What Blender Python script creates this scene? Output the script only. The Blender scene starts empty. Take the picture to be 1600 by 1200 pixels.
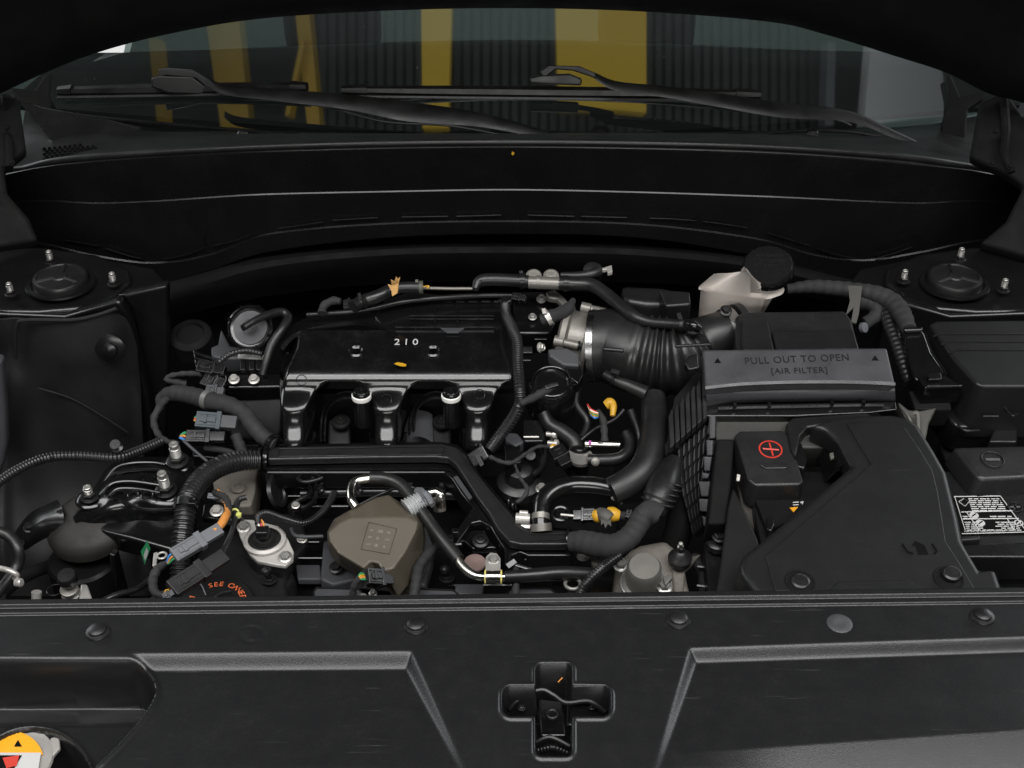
import bpy, bmesh, math, random
from mathutils import Vector as V, Matrix
random.seed(7)
R = math.radians
S = bpy.context.scene
COL = S.collection

# ---------------------------------------------------------------- camera
FOC = 2000.0; PITCH = R(36.2); CAM = V((0, -1.03, 1.03))
FW = V((0, math.cos(PITCH), -math.sin(PITCH))); UP = V((0, math.sin(PITCH), math.cos(PITCH)))
cd = bpy.data.cameras.new('camera'); cam = bpy.data.objects.new('camera', cd); COL.objects.link(cam)
cam.location = CAM; cam.rotation_euler = (R(90) - PITCH, 0, 0)
cd.sensor_width = 36; cd.lens = 45; cd.clip_start = .02; cd.clip_end = 200
S.camera = cam
# ---------------------------------------------------------------- world and lamps (indoors: a workshop hall)
w = bpy.data.worlds.new('World'); S.world = w; w.use_nodes = True
bg = w.node_tree.nodes['Background']; bg.inputs[0].default_value = (.93, .97, 1, 1); bg.inputs[1].default_value = .03
S.view_settings.view_transform = 'Standard'; S.view_settings.look = 'None'; S.view_settings.exposure = 0.0
def lamp(name, loc, target, sx, sy, power, col=(1, 1, 1)):
    l = bpy.data.lights.new(name, 'AREA'); l.shape = 'RECTANGLE'; l.size = sx; l.size_y = sy; l.energy = power; l.color = col
    o = bpy.data.objects.new(name, l); COL.objects.link(o); o.location = loc
    o.rotation_euler = (V(target) - V(loc)).to_track_quat('-Z', 'Y').to_euler(); return o
lamp('ceiling_lights', (0, -1.15, 3.05), (0, -.9, 0), 5.6, 1.5, 185, (1, .99, .98))
for ly in (-.5, -1.7): lamp('added_glint_strip', (0, ly, 3.0), (0, ly * .8, 0), 5.6, .16, 22, (.98, .99, 1))  # thin strip lamps added for crisper glints
lamp('open_hall_door', (.4, -4.6, 1.75), (0, .3, 0), 4.0, 1.2, 90, (1, .99, .97))
lamp('side_bounce', (3.3, 2.2, 1.3), (0, .2, 0), 2.0, 1.6, 50, (.95, .98, 1))  # area lamp standing in for bounce off the bright hall side
lamp('side_bounce_far', (-3.3, 2.2, 1.3), (0, .2, 0), 2.0, 1.6, 50, (.95, .98, 1))  # same stand-in for bounce, on the opposite hall side
lamp('added_roof_uplight', (.3, 1.6, 2.3), (.3, 1.7, 4), 5, 3, 34, (1, 1, 1))  # unseen uplight added so the mirrored roof beams do not go dark

# ---------------------------------------------------------------- measuring helpers: a pixel of the 1600x1200 photograph and a height give a place
def ray(px, py): return FW + V(((px - 800) / FOC, 0, 0)) + UP * ((600 - py) / FOC)
def W(px, py, z): d = ray(px, py); return CAM + d * ((z - CAM.z) / d.z)
def WY(px, py, y): d = ray(px, py); return CAM + d * ((y - CAM.y) / d.y)
def mpp(p): return (p - CAM).dot(FW) / FOC
class Plane:
    def __init__(s, p, n): s.p = V(p); s.n = V(n).normalized()
    def at(s, px, py): d = ray(px, py); return CAM + d * ((s.p - CAM).dot(s.n) / d.dot(s.n))
def flat(z): return Plane((0, 0, z), (0, 0, 1))
def upright(y): return Plane((0, y, 0), (0, -1, 0))
def slope(pyb, zb, pyf, zf, px=800, side=0):
    a = W(px, pyb, zb); b = W(px, pyf, zf); n = V((1, 0, side)).cross(a - b)
    if n.z < 0: n = -n
    return Plane(b, n)
def pt(p, ):
    if isinstance(p, V): return p
    return W(*p)
def crom(P, per=6, closed=False):
    n = len(P)
    if n < 3: return [P[0].lerp(P[-1], i / per) for i in range(per + 1)]
    out = []
    for i in range(n - 1):
        a = P[max(i - 1, 0)]; b = P[i]; c = P[i + 1]; d = P[min(i + 2, n - 1)]
        for k in range(per):
            t = k / per
            out.append(.5 * ((2 * b) + (c - a) * t + (2 * a - 5 * b + 4 * c - d) * t * t + (3 * b - a - 3 * c + d) * t ** 3))
    out.append(P[-1]); return out

# ---------------------------------------------------------------- geometry collector
class G:
    def __init__(s): s.v = []; s.f = []
    def add(s, v, f):
        b = len(s.v); s.v += [V(x) for x in v]; s.f += [tuple(i + b for i in q) for q in f]; return s
    def tube(s, pts, r, n=12, per=6, corr=None, smooth=True, caps=True, raw=False):
        """pts: pixel points; r: radius in pixels (or list); corr: (pitch px, depth px)"""
        P = [pt(p) for p in pts]; rr = list(r) if isinstance(r, (list, tuple)) else [r] * len(P)
        rm = [x * (1 if raw else mpp(p)) for x, p in zip(rr, P)]
        if smooth and len(P) > 2:
            Q = crom(P, per); rv = [v.x for v in crom([V((x, 0, 0)) for x in rm], per)]
        else: Q = P; rv = rm
        if corr:
            m = mpp(P[0]); step = corr[0] * m / 4
            L = [0]
            for a, b in zip(Q, Q[1:]): L.append(L[-1] + (b - a).length)
            k = max(4, int(L[-1] / step)); q2 = []; r2 = []; j = 0
            for i in range(k + 1):
                t = L[-1] * i / k
                while j < len(L) - 2 and L[j + 1] < t: j += 1
                u = (t - L[j]) / max(1e-9, L[j + 1] - L[j])
                q2.append(Q[j].lerp(Q[j + 1], u)); r2.append((rv[j] * (1 - u) + rv[j + 1] * u) - (corr[1] * m if i % 4 in (2, 3) else 0))
            Q, rv = q2, r2
        vs = []; fs = []; T = None; N = None
        for i, p in enumerate(Q):
            t = (Q[min(i + 1, len(Q) - 1)] - Q[max(i - 1, 0)]).normalized()
            if N is None:
                N = t.cross(V((0, 0, 1)));
                if N.length < .1: N = t.cross(V((0, 1, 0)))
                N.normalize()
            else: N = (N - t * N.dot(t)).normalized()
            B = t.cross(N)
            for k in range(n):
                a = 2 * math.pi * k / n; vs.append(p + (N * math.cos(a) + B * math.sin(a)) * rv[i])
        m = len(Q)
        for i in range(m - 1):
            for k in range(n):
                a = i * n + k; b = i * n + (k + 1) % n; fs.append((a, b, b + n, a + n))
        if caps: fs.append(tuple(reversed(range(n)))); fs.append(tuple((m - 1) * n + k for k in range(n)))
        return s.add(vs, fs)
    def lathe(s, c, prof, axis=(0, 0, 1), n=28, sq=1.0, arc=None):
        """prof: (radius px, height px) pairs, from bottom to top"""
        c = pt(c); m = mpp(c); ax = V(axis).normalized(); N = ax.cross(V((0, 1, 0)))
        if N.length < .1: N = ax.cross(V((1, 0, 0)))
        N.normalize(); B = ax.cross(N); vs = []; fs = []
        for (r, h) in prof:
            for k in range(n):
                a = 2 * math.pi * k / n; vs.append(c + ax * (h * m) + (N * math.cos(a) + B * math.sin(a) * sq) * (r * m))
        for i in range(len(prof) - 1):
            for k in range(n):
                a = i * n + k; b = i * n + (k + 1) % n; fs.append((a, b, b + n, a + n))
        if prof[0][0] > .01: fs.append(tuple(reversed(range(n))))
        if prof[-1][0] > .01: fs.append(tuple((len(prof) - 1) * n + k for k in range(n)))
        return s.add(vs, fs)
    def hexa(s, c, r, h, axis=(0, 0, 1), washer=1.35, n=6):
        c = pt(c); s.lathe(c, [(r * washer, 0), (r * washer, h * .22), (r * 1.02, h * .34)], axis, 20)
        s.lathe(c + V(axis).normalized() * mpp(c) * h * .3, [(r, 0), (r, h * .6), (r * .82, h * .72), (r * .6, h * .72), (r * .5, h * .62)], axis, n); return s
    def torus(s, c, Rp, rp, axis=(0, 0, 1), n=32, k=8, a0=0, a1=360):
        c = pt(c); m = mpp(c); ax = V(axis).normalized(); N = ax.cross(V((0, 1, 0)))
        if N.length < .1: N = ax.cross(V((1, 0, 0)))
        N.normalize(); B = ax.cross(N)
        P = [c + (N * math.cos(R(a0 + (a1 - a0) * i / n)) + B * math.sin(R(a0 + (a1 - a0) * i / n))) * Rp * m for i in range(n + 1)]
        return s.tube(P, rp * m, n=k, smooth=False, raw=True)
    def slab(s, out, pl, th, d=None, flare=0, hole=None):
        if not isinstance(pl, Plane): pl = flat(pl)
        top = [pl.at(*p) for p in out]; d = V(d) if d else -pl.n
        c = sum(top, V((0, 0, 0))) / len(top); n = len(top)
        bot = [p + d * th + (p - c).normalized() * flare for p in top]
        ar = V((0, 0, 0))
        for i in range(n): ar += (top[i] - c).cross(top[(i + 1) % n] - c)
        k = list(range(n))
        if ar.dot(pl.n) < 0: top.reverse(); bot.reverse()
        return s.add(top + bot, [tuple(k), tuple(reversed([i + n for i in k]))] + [(i, i + n, (i + 1) % n + n, (i + 1) % n) for i in k])
    def box(s, c, sx, sy, sz, rot=None):
        c = pt(c); M = rot or Matrix.Identity(3)
        vs = [c + M @ V((x * sx / 2, y * sy / 2, z * sz / 2)) for x in (-1, 1) for y in (-1, 1) for z in (-1, 1)]
        return s.add(vs, [(0, 1, 3, 2), (4, 6, 7, 5), (0, 4, 5, 1), (2, 3, 7, 6), (0, 2, 6, 4), (1, 5, 7, 3)])
    def bar(s, a, b, wp, tp, off=0):
        """box from a to b, width and thickness in pixels"""
        a = pt(a); b = pt(b); m = mpp(a); x = (b - a); L = x.length; x.normalize()
        u = (V((0, -.5, .86)) - x * V((0, -.5, .86)).dot(x)).normalized(); y = u.cross(x)
        M = Matrix((x, y, u)).transposed(); return s.box((a + b) / 2 + u * off * m, L, wp * m, tp * m, M)
    def loft(s, rows, nu=8, nv=1):
        """rows: lists of points of equal length; smooth along a row (nu), straight (nv=1) or smooth across"""
        Rw = [crom([pt(p) for p in r], nu) for r in rows]
        if nv > 1:
            cols = [crom([r[i] for r in Rw], nv) for i in range(len(Rw[0]))]; Rw = [[c[j] for c in cols] for j in range(len(cols[0]))]
        m = len(Rw[0]); vs = [p for r in Rw for p in r]
        return s.add(vs, [(i * m + j, (i + 1) * m + j, (i + 1) * m + j + 1, i * m + j + 1) for i in range(len(Rw) - 1) for j in range(m - 1)])
    def ribs(s, a, b, c, n, r):   # n thin tubes parallel to a-b spaced towards c
        a, b, c = pt(a), pt(b), pt(c)
        for i in range(n):
            o = (c - a) * (i / max(1, n - 1)); s.tube([a + o, b + o], r, n=6)
        return s

def base_of(vs):
    n = len(vs); c = sum(vs, V((0, 0, 0))) / n; return V((c.x, c.y, min(v.z for v in vs)))
def wloc(o):
    p = V((0, 0, 0))
    while o: p += o.location; o = o.parent
    return p
def out(g, name, mat, parent=None, bev=0, seg=2, smooth=True, ang=38, solid=0, kind=None, label=None, cat=None, group=None):
    me = bpy.data.meshes.new(name); o = bpy.data.objects.new(name, me)
    org = wloc(parent) if parent else base_of(g.v)
    me.from_pydata([v - org for v in g.v], [], g.f); me.materials.append(mat); me.validate(); me.update()
    bm = bmesh.new(); bm.from_mesh(me); bmesh.ops.recalc_face_normals(bm, faces=bm.faces) if not solid else None
    if bev:
        es = [e for e in bm.edges if len(e.link_faces) == 2 and e.calc_face_angle(0) > R(24)]
        bmesh.ops.bevel(bm, geom=es, offset=bev, segments=seg, profile=.6, affect='EDGES', clamp_overlap=True)
    bm.to_mesh(me); bm.free()
    if smooth:
        for p in me.polygons: p.use_smooth = True
        me.set_sharp_from_angle(angle=R(62 if bev else ang))
        if bev:
            wn = o.modifiers.new('wn', 'WEIGHTED_NORMAL'); wn.keep_sharp = True
    if solid:
        so = o.modifiers.new('so', 'SOLIDIFY'); so.thickness = solid; so.offset = 0; es_ = o.modifiers.new('es', 'EDGE_SPLIT'); es_.split_angle = R(50)
    COL.objects.link(o)
    if parent: o.parent = parent
    else: o.location = org
    if kind: o['kind'] = kind
    if label: o['label'] = label
    if cat: o['category'] = cat
    if group: o['group'] = group
    return o
def T(name, label, cat, at, group=None):
    o = bpy.data.objects.new(name, None); COL.objects.link(o); o.location = pt(at); o.empty_display_size = .02
    o['label'] = label; o['category'] = cat
    if group: o['group'] = group
    return o
def dup(o, delta, parent=None):
    c = o.copy(); COL.objects.link(c); c.parent = parent; c.location = o.location + (delta if not parent or parent.type != 'X' else V())
    for ch in list(o.children): dup(ch, V((0, 0, 0)), c)
    return c
def text(s_, name, mat, parent, a, b, pl, size=None, ext=.0004, spacing=1.0):
    """lettering lying on plane pl, its baseline from pixel a to pixel b"""
    cu = bpy.data.curves.new(name, 'FONT'); cu.body = s_; cu.extrude = ext; cu.size = 1; cu.space_character = spacing; cu.resolution_u = 3
    to = bpy.data.objects.new(name, cu); me = bpy.data.meshes.new_from_object(to)
    A = pl.at(*a); B = pl.at(*b); xs = [v.co.x for v in me.vertices]; x0, x1 = min(xs), max(xs)
    X = (B - A).normalized(); Z = pl.n if pl.n.z >= 0 else -pl.n; Y = Z.cross(X).normalized(); k = (B - A).length / (x1 - x0)
    ky = (size or 1) * k; org = wloc(parent)
    for v in me.vertices:
        c = v.co; v.co = A + X * ((c.x - x0) * k) + Y * (c.y * ky) + Z * (c.z + ext * .6) - org
    me.materials.append(mat); o = bpy.data.objects.new(name, me); COL.objects.link(o); o.parent = parent
    bpy.data.objects.remove(to); return o

# ---------------------------------------------------------------- materials
def mat(name, col, rough=.5, metal=0, grain=0, gs=900, dust=0, dustcol=(.06, .059, .056), coat=0, spec=.5, var=.0, scr=0, rv=.12, ds=14, sub=0):
    m = bpy.data.materials.new(name); m.use_nodes = True; nt = m.node_tree; N = nt.nodes; L = nt.links; b = N['Principled BSDF']
    b.inputs['Base Color'].default_value = (*col, 1); b.inputs['Roughness'].default_value = rough; b.inputs['Metallic'].default_value = metal
    b.inputs['Coat Weight'].default_value = coat; b.inputs['Coat Roughness'].default_value = .08; b.inputs['Specular IOR Level'].default_value = spec
    if sub: b.inputs['Subsurface Weight'].default_value = sub; b.inputs['Subsurface Radius'].default_value = (.02, .018, .015); b.inputs['Subsurface Scale'].default_value = .5
    tc = N.new('ShaderNodeTexCoord'); geo = N.new('ShaderNodeNewGeometry')
    def noise(sc, det=4, src=None, ro=.6):
        n = N.new('ShaderNodeTexNoise'); n.inputs['Scale'].default_value = sc; n.inputs['Detail'].default_value = det; n.inputs['Roughness'].default_value = ro
        L.new(src or geo.outputs['Position'], n.inputs['Vector']); return n
    def ramp(src, a, c, lo=0, hi=1):
        r = N.new('ShaderNodeMapRange'); r.inputs[1].default_value = a; r.inputs[2].default_value = c; r.inputs[3].default_value = lo; r.inputs[4].default_value = hi
        L.new(src, r.inputs[0]); return r
    cur = None
    if dust:
        n1 = noise(ds, 8, ro=.68); n2 = noise(260, 4, ro=.7)
        r1 = ramp(n1.outputs[0], .42, .72); r2 = ramp(n2.outputs[0], .48, .72, .25, 1)
        mu = N.new('ShaderNodeMath'); mu.operation = 'MULTIPLY'; L.new(r1.outputs[0], mu.inputs[0]); L.new(r2.outputs[0], mu.inputs[1])
        mm = N.new('ShaderNodeMath'); mm.operation = 'MULTIPLY'; L.new(mu.outputs[0], mm.inputs[0]); mm.inputs[1].default_value = dust
        mx = N.new('ShaderNodeMix'); mx.data_type = 'RGBA'; L.new(mm.outputs[0], mx.inputs[0]); mx.inputs[6].default_value = (*col, 1); mx.inputs[7].default_value = (*dustcol, 1)
        cur = mx.outputs[2]
    if scr:
        mp = N.new('ShaderNodeMapping'); mp.inputs['Rotation'].default_value = (0, 0, 1.1); mp.inputs['Scale'].default_value = (9, 260, 60); L.new(geo.outputs['Position'], mp.inputs[0])
        n3 = noise(1, 3, mp.outputs[0]); r3 = ramp(n3.outputs[0], .66, .74, 0, scr); n4 = noise(9, 2); r4 = ramp(n4.outputs[0], .5, .62)
        mu = N.new('ShaderNodeMath'); mu.operation = 'MULTIPLY'; L.new(r3.outputs[0], mu.inputs[0]); L.new(r4.outputs[0], mu.inputs[1])
        mx = N.new('ShaderNodeMix'); mx.data_type = 'RGBA'; L.new(mu.outputs[0], mx.inputs[0]); mx.inputs[7].default_value = (.22, .22, .21, 1)
        if cur: L.new(cur, mx.inputs[6])
        else: mx.inputs[6].default_value = (*col, 1)
        cur = mx.outputs[2]
    if cur: L.new(cur, b.inputs['Base Color'])
    n5 = noise(22, 6); r5 = ramp(n5.outputs[0], .3, .7, max(.03, rough - rv), min(1, rough + rv)); L.new(r5.outputs[0], b.inputs['Roughness'])
    if grain:
        n6 = noise(gs, 2); bp = N.new('ShaderNodeBump'); bp.inputs['Strength'].default_value = grain; bp.inputs['Distance'].default_value = .00022
        L.new(n6.outputs[0], bp.inputs['Height']); L.new(bp.outputs[0], b.inputs['Normal'])
    return m
PL = mat('black_plastic', (.006, .006, .0064), .27, grain=.2, gs=1500, dust=.12, rv=.04)
PM = mat('matt_black_plastic', (.008, .008, .0085), .38, grain=.35, gs=1100, dust=.25, rv=.06)
PG = mat('gloss_black_plastic', (.004, .004, .0043), .22, grain=.25, gs=1200, dust=.12, coat=.3, rv=.08)
PT = mat('grained_plastic', (.013, .013, .0135), .36, grain=1, gs=700, dust=.25)
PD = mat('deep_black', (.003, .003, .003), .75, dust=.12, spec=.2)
PA = mat('panel_plastic', (.010, .0102, .0108), .31, grain=.6, gs=900, dust=.14, scr=.28, ds=45, rv=.025, spec=.45)
DU = mat('duct_plastic', (.0085, .0086, .009), .4, grain=.5, gs=900, dust=.10, scr=.12, ds=40, rv=.025, spec=.42)
LI = mat('liner_felt', (.009, .009, .0095), .62, grain=.8, gs=260, dust=.25, ds=7, spec=.3)
PN = mat('black_paint', (.004, .004, .0043), .3, coat=.2, dust=.12, rv=.04)
RU = mat('rubber', (.008, .008, .0082), .4, grain=.4, gs=420, dust=.3)
RB = mat('brown_rubber', (.015, .0135, .012), .6, grain=.4, gs=420, dust=.5, dustcol=(.09, .08, .065))
TP = mat('cloth_tape', (.014, .014, .0145), .8, grain=.9, gs=300, dust=.5)
GB_ = mat('black_connector_plastic', (.014, .014, .015), .4, grain=.3, dust=.3)
PF = mat('pale_flange', (.50, .48, .45), .45, metal=.2, dust=.3, dustcol=(.25, .2, .15), ds=60)
CO = mat('corrugated_tube', (.010, .010, .0105), .34, dust=.3)
GR = mat('dark_grey_plastic', (.045, .046, .05), .55, grain=.4, dust=.3)
GY = mat('grey_plastic', (.12, .125, .135), .5, dust=.3)
TE = mat('teal_grey_plastic', (.028, .040, .047), .5, dust=.3)
BR = mat('olive_brown_cover', (.075, .062, .045), .5, grain=.3, gs=500, dust=.5, dustcol=(.10, .085, .06), ds=20)
ST = mat('zinc_steel', (.40, .39, .37), .38, metal=.75, grain=.3, gs=500, dust=.4, dustcol=(.2, .19, .17), ds=60)
SP = mat('plated_steel', (.50, .48, .45), .36, metal=.5, dust=.35, dustcol=(.3, .28, .24), ds=30)
AL = mat('cast_aluminium', (.20, .19, .172), .45, metal=.55, grain=.7, gs=320, dust=.5, dustcol=(.10, .09, .075), ds=40)
AD = mat('dirty_aluminium', (.19, .172, .148), .65, metal=.3, grain=1, gs=240, dust=1.0, dustcol=(.035, .028, .02), ds=26)
AB = mat('bright_band', (.42, .42, .42), .28, metal=1)
CH = mat('plated_pipe', (.72, .70, .64), .22, metal=1, dust=.2, dustcol=(.3, .28, .22))
BK = mat('black_oxide_steel', (.02, .02, .02), .35, metal=.6, dust=.3)
WB = mat('wiper_black', (.003, .003, .003), .4, spec=.4)
WH = mat('reservoir_nylon', (.50, .45, .41), .45, dust=.3, dustcol=(.40, .33, .26), sub=.3, ds=20)
WR = mat('white_ring', (.78, .77, .73), .5)
EP = mat('engraved_lettering', (.010, .010, .011), .8, spec=.25)
WP = mat('white_print', (.46, .46, .45), .6)
BP = mat('print_and_slot_black', (.002, .002, .002), .9, spec=.15)  # black for prints, also for shade painted into the arrow slots
RD = mat('red_print', (.50, .035, .02), .5)
OR = mat('orange_print', (.75, .16, .05), .6)
OT = mat('orange_tape', (.60, .24, .05), .6, dust=.4, dustcol=(.2, .09, .03), ds=60)
YE = mat('yellow_plastic', (.50, .27, .015), .45, dust=.3, dustcol=(.25, .16, .03), ds=60)
YB = mat('yellow_paint', (.60, .39, .015), .6)
BL = mat('blue_wire', (.05, .22, .6), .4)
GN = mat('green_wire', (.03, .25, .10), .4)
PK = mat('pinkish_plate', (.30, .21, .19), .5, metal=.5, dust=.5, dustcol=(.12, .09, .08), ds=60)
FO = mat('torn_foil', (.06, .058, .052), .6, grain=1, gs=400)

# ================================================================ body shell and bay
def sm(x, a, b):
    t = max(0, min(1, (x - a) / (b - a))); return t * t * (3 - 2 * t)
g = G(); g.box(V((0, .4, -.72)), 2.2, 1.6, .02); out(g, 'ground', PD, kind='structure')
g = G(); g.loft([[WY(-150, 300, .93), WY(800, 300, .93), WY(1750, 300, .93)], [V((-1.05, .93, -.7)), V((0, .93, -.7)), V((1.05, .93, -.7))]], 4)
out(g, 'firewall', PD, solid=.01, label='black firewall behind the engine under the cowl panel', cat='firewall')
t = T('sound_insulation', 'long padded black insulation strip under the arched lip of the cowl', 'insulation', (800, 400, -.02))
g = G(); g.loft([[WY(250, 440, .86), WY(400, 402, .86), WY(600, 382, .86), WY(800, 378, .86), WY(1000, 382, .86), WY(1200, 402, .86), WY(1350, 440, .86)],
                 [WY(250, 470, .84), WY(400, 420, .82), WY(600, 398, .82), WY(800, 394, .82), WY(1000, 398, .82), WY(1200, 420, .82), WY(1350, 460, .84)],
                 [WY(250, 500, .86), WY(400, 462, .85), WY(600, 440, .85), WY(800, 436, .85), WY(1000, 438, .85), WY(1200, 450, .85), WY(1350, 480, .86)]], 6, 5)
out(g, 'pad', PD, t, solid=.01)

# cowl front panel: rows from the seal down to the lower lip
X0 = [-40, 60, 150, 240, 330, 420, 600, 800, 1000, 1180, 1270, 1350, 1440, 1530, 1640]
def row(ys, y0, bow):
    return [WY(x, py, y0 - bow * ((x - 800) / 800) ** 2) for x, py in zip(X0, ys)]
r_top = [283, 262, 252, 246, 241, 238, 233, 231, 234, 240, 244, 250, 258, 268, 292]
r_c1 = [320, 312, 316, 313, 307, 302, 298, 295, 299, 305, 309, 313, 316, 312, 320]
r_c2 = [p + 2.2 for p in r_c1]
r_l1 = [372, 378, 398, 409, 396, 364, 348, 344, 349, 371, 396, 405, 392, 374, 372]
r_l2 = [p + 2.8 for p in r_l1]
r_l3 = [400, 402, 418, 440, 420, 392, 370, 364, 370, 398, 424, 438, 415, 400, 396]
t = T('cowl_panel', 'wide arched black cowl panel across the back of the engine bay below the windscreen', 'cowl panel', (800, 350, 0))
g = G(); g.loft([row(r_top, .785, -.10), row(r_c1, .80, -.10), row(r_c2, .7985, -.10), row(r_l1, .806, -.10), row(r_l2, .8035, -.10), row(r_l3, .806, -.10), row([p + 2 for p in r_l3], .83, -.10)], 8)
out(g, 'front_face', PL, t, solid=.003, ang=9)
g = G()
for a in [((100, 375), (153, 384)), ((165, 388), (195, 398), (220, 404)), ((255, 405), (290, 398), (320, 387)), ((332, 384), (370, 375), (400, 363)), ((435, 357), (505, 347)), ((520, 344), (590, 340)),
          ((628, 339), (700, 338)), ((713, 338), (783, 336)), ((825, 336), (897, 338)), ((908, 338), (980, 340)), ((1015, 341), (1050, 342), (1087, 345)), ((1098, 346), (1130, 350), (1167, 356)),
          ((1200, 364), (1230, 373), (1265, 384)), ((1275, 387), (1300, 396), (1335, 404)), ((1372, 403), (1400, 395), (1425, 386))]:
    P = [WY(x, y, .7985 + .10 * ((x - 800) / 800) ** 2) for x, y in a]
    g = G(); g.tube(P, 1.1, n=6); out(g, 'embossed_line', PL, t)
for xs in (((245, 330), (252, 326), (310, 318), (318, 330), (320, 384)), ((1270, 328), (1278, 322), (1340, 326), (1347, 340), (1345, 350)), ((1215, 321), (1260, 321), (1268, 335))):
    g = G(); g.tube([WY(x, y, .801 + .10 * ((x - 800) / 800) ** 2) for x, y in xs], .8, n=6, smooth=False); out(g, 'embossed_line', PL, t)
# rubber seal along the cowl's upper edge
sl = [(-40, 290), (5, 268), (40, 262), (90, 250), (200, 240), (400, 229), (600, 223), (800, 221), (1000, 223), (1200, 229), (1400, 243), (1500, 257), (1560, 268), (1600, 280), (1660, 300)]
t = T('hood_seal', 'black rubber weatherstrip running along the top edge of the cowl', 'seal', (800, 222, .13))
g = G(); g.tube([WY(x, y + 1, .80 + .10 * ((x - 800) / 800) ** 2) for x, y in sl], 5.5, per=8, n=12); out(g, 'seal_bulb', RU, t)
g = G(); g.tube([WY(x, y + 10, .795 + .10 * ((x - 800) / 800) ** 2) for x, y in sl], 3.5, per=8, n=10); out(g, 'seal_lip', RU, t)
# tray between the seal and the glass
t = T('wiper_tray', 'black plastic tray under the wipers with a mesh grille at its left end', 'wiper tray', (800, 215, .1))
yb = lambda x, o=0: .80 + o + .10 * ((x - 800) / 800) ** 2
g = G(); g.loft([[WY(x, y, yb(x, .005)) for x, y in [(20, 262), (200, 238), (500, 225), (800, 222), (1100, 225), (1400, 243), (1570, 268)]],
                 [WY(x, y, yb(x, .10)) for x, y in [(30, 235), (200, 218), (500, 212), (800, 211), (1100, 212), (1400, 222), (1560, 240)]],
                 [WY(x, y, yb(x, .22)) for x, y in [(40, 170), (200, 195), (500, 208), (800, 209), (1100, 208), (1400, 200), (1540, 180)]]], 8, 4)
out(g, 'tray_floor', PM, t, solid=.003)
for i in range(13):
    for j in range(5):
        if 62 + 8 * i + j * 4 > 165 - j * 6: continue
        g = G(); g.lathe(WY(70 + 8 * i + (j % 2) * 4, 250 - j * 4 - i * .9, yb(90, .018 + j * .008)), [(3.4, 0), (3.4, 2), (2.2, 2), (2.2, 0)], (0, -.6, .8), n=6); out(g, 'grille_cell', PD, t, smooth=False)
# glass
GB, GS = .93, math.tan(R(28))
def gz(x, y): return .09 + (y - GB - .20 * (x / .85) ** 2) * GS
def PGL(px, py, off=0):
    d = ray(px, py); a, b = 1.2, 3.5
    for _ in range(40):
        m = (a + b) / 2; p = CAM + d * m
        if p.z - off > gz(p.x, p.y): a = m
        else: b = m
    return CAM + d * a
GL = bpy.data.materials.new('windscreen_glass'); GL.use_nodes = True; nt = GL.node_tree; N = nt.nodes; L = nt.links
N.remove(N['Principled BSDF']); gl = N.new('ShaderNodeBsdfGlossy'); gl.inputs['Roughness'].default_value = .03; gl.inputs['Color'].default_value = (.9, .95, .95, 1)
tr = N.new('ShaderNodeBsdfTransparent'); tr.inputs['Color'].default_value = (.62, .70, .68, 1); fr = N.new('ShaderNodeLayerWeight'); fr.inputs['Blend'].default_value = .42
df = N.new('ShaderNodeBsdfDiffuse'); df.inputs[0].default_value = (.3, .3, .3, 1); geo = N.new('ShaderNodeNewGeometry'); vo = N.new('ShaderNodeTexNoise'); vo.inputs['Scale'].default_value = 240; L.new(geo.outputs['Position'], vo.inputs['Vector'])
rg = N.new('ShaderNodeMapRange'); rg.inputs[1].default_value = .72; rg.inputs[2].default_value = .78; rg.inputs[3].default_value = .012; rg.inputs[4].default_value = .3; L.new(vo.outputs[0], rg.inputs[0])
mp_ = N.new('ShaderNodeMapRange'); mp_.inputs[3].default_value = .26; mp_.inputs[4].default_value = .8; L.new(fr.outputs['Fresnel'], mp_.inputs[0])
m1 = N.new('ShaderNodeMixShader'); L.new(mp_.outputs[0], m1.inputs[0]); L.new(tr.outputs[0], m1.inputs[1]); L.new(gl.outputs[0], m1.inputs[2])
m2 = N.new('ShaderNodeMixShader'); L.new(rg.outputs[0], m2.inputs[0]); L.new(m1.outputs[0], m2.inputs[1]); L.new(df.outputs[0], m2.inputs[2]); L.new(m2.outputs[0], N['Material Output'].inputs[0])
t = T('windscreen', 'dark tinted windscreen reflecting yellow beams behind the wipers', 'windscreen', V((0, .95, .08)))
g = G(); vs = []; nx, ny = 60, 16
for j in range(ny + 1):
    for i in range(nx + 1):
        x = -1.05 + 2.1 * i / nx; y = GB - .03 + .20 * (x / .85) ** 2 + .62 * j / ny; vs.append(V((x, y, gz(x, y))))
g.add(vs, [(j * (nx + 1) + i, j * (nx + 1) + i + 1, (j + 1) * (nx + 1) + i + 1, (j + 1) * (nx + 1) + i) for j in range(ny) for i in range(nx)]); out(g, 'glass_pane', GL, t)
lo = [(30, 150), (60, 165), (130, 178), (240, 189), (370, 200), (500, 211), (620, 217), (800, 219), (960, 216), (1090, 211), (1180, 206), (1260, 201), (1330, 203), (1400, 216), (1440, 232), (1500, 246)]
g = G(); g.tube([PGL(x, y + 3, .012) for x, y in lo], 3, per=6, n=8); out(g, 'lower_moulding', PL, t)
g = G(); g.slab([(30, 158), (60, 168), (150, 183), (260, 193), (370, 204), (365, 226), (240, 232), (150, 236), (100, 240), (75, 215)], Plane(PGL(200, 200, .004), (0, -.55, .85)), .003); out(g, 'frit_band', PL, t, bev=.001)
g = G(); g.slab([(15, 136), (55, 140), (68, 118), (80, 112), (78, 150), (92, 175), (60, 168), (30, 158)], Plane(PGL(50, 150, .02), (.3, -.5, .8)), .012); out(g, 'corner_moulding', PD, t, bev=.004)
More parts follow.
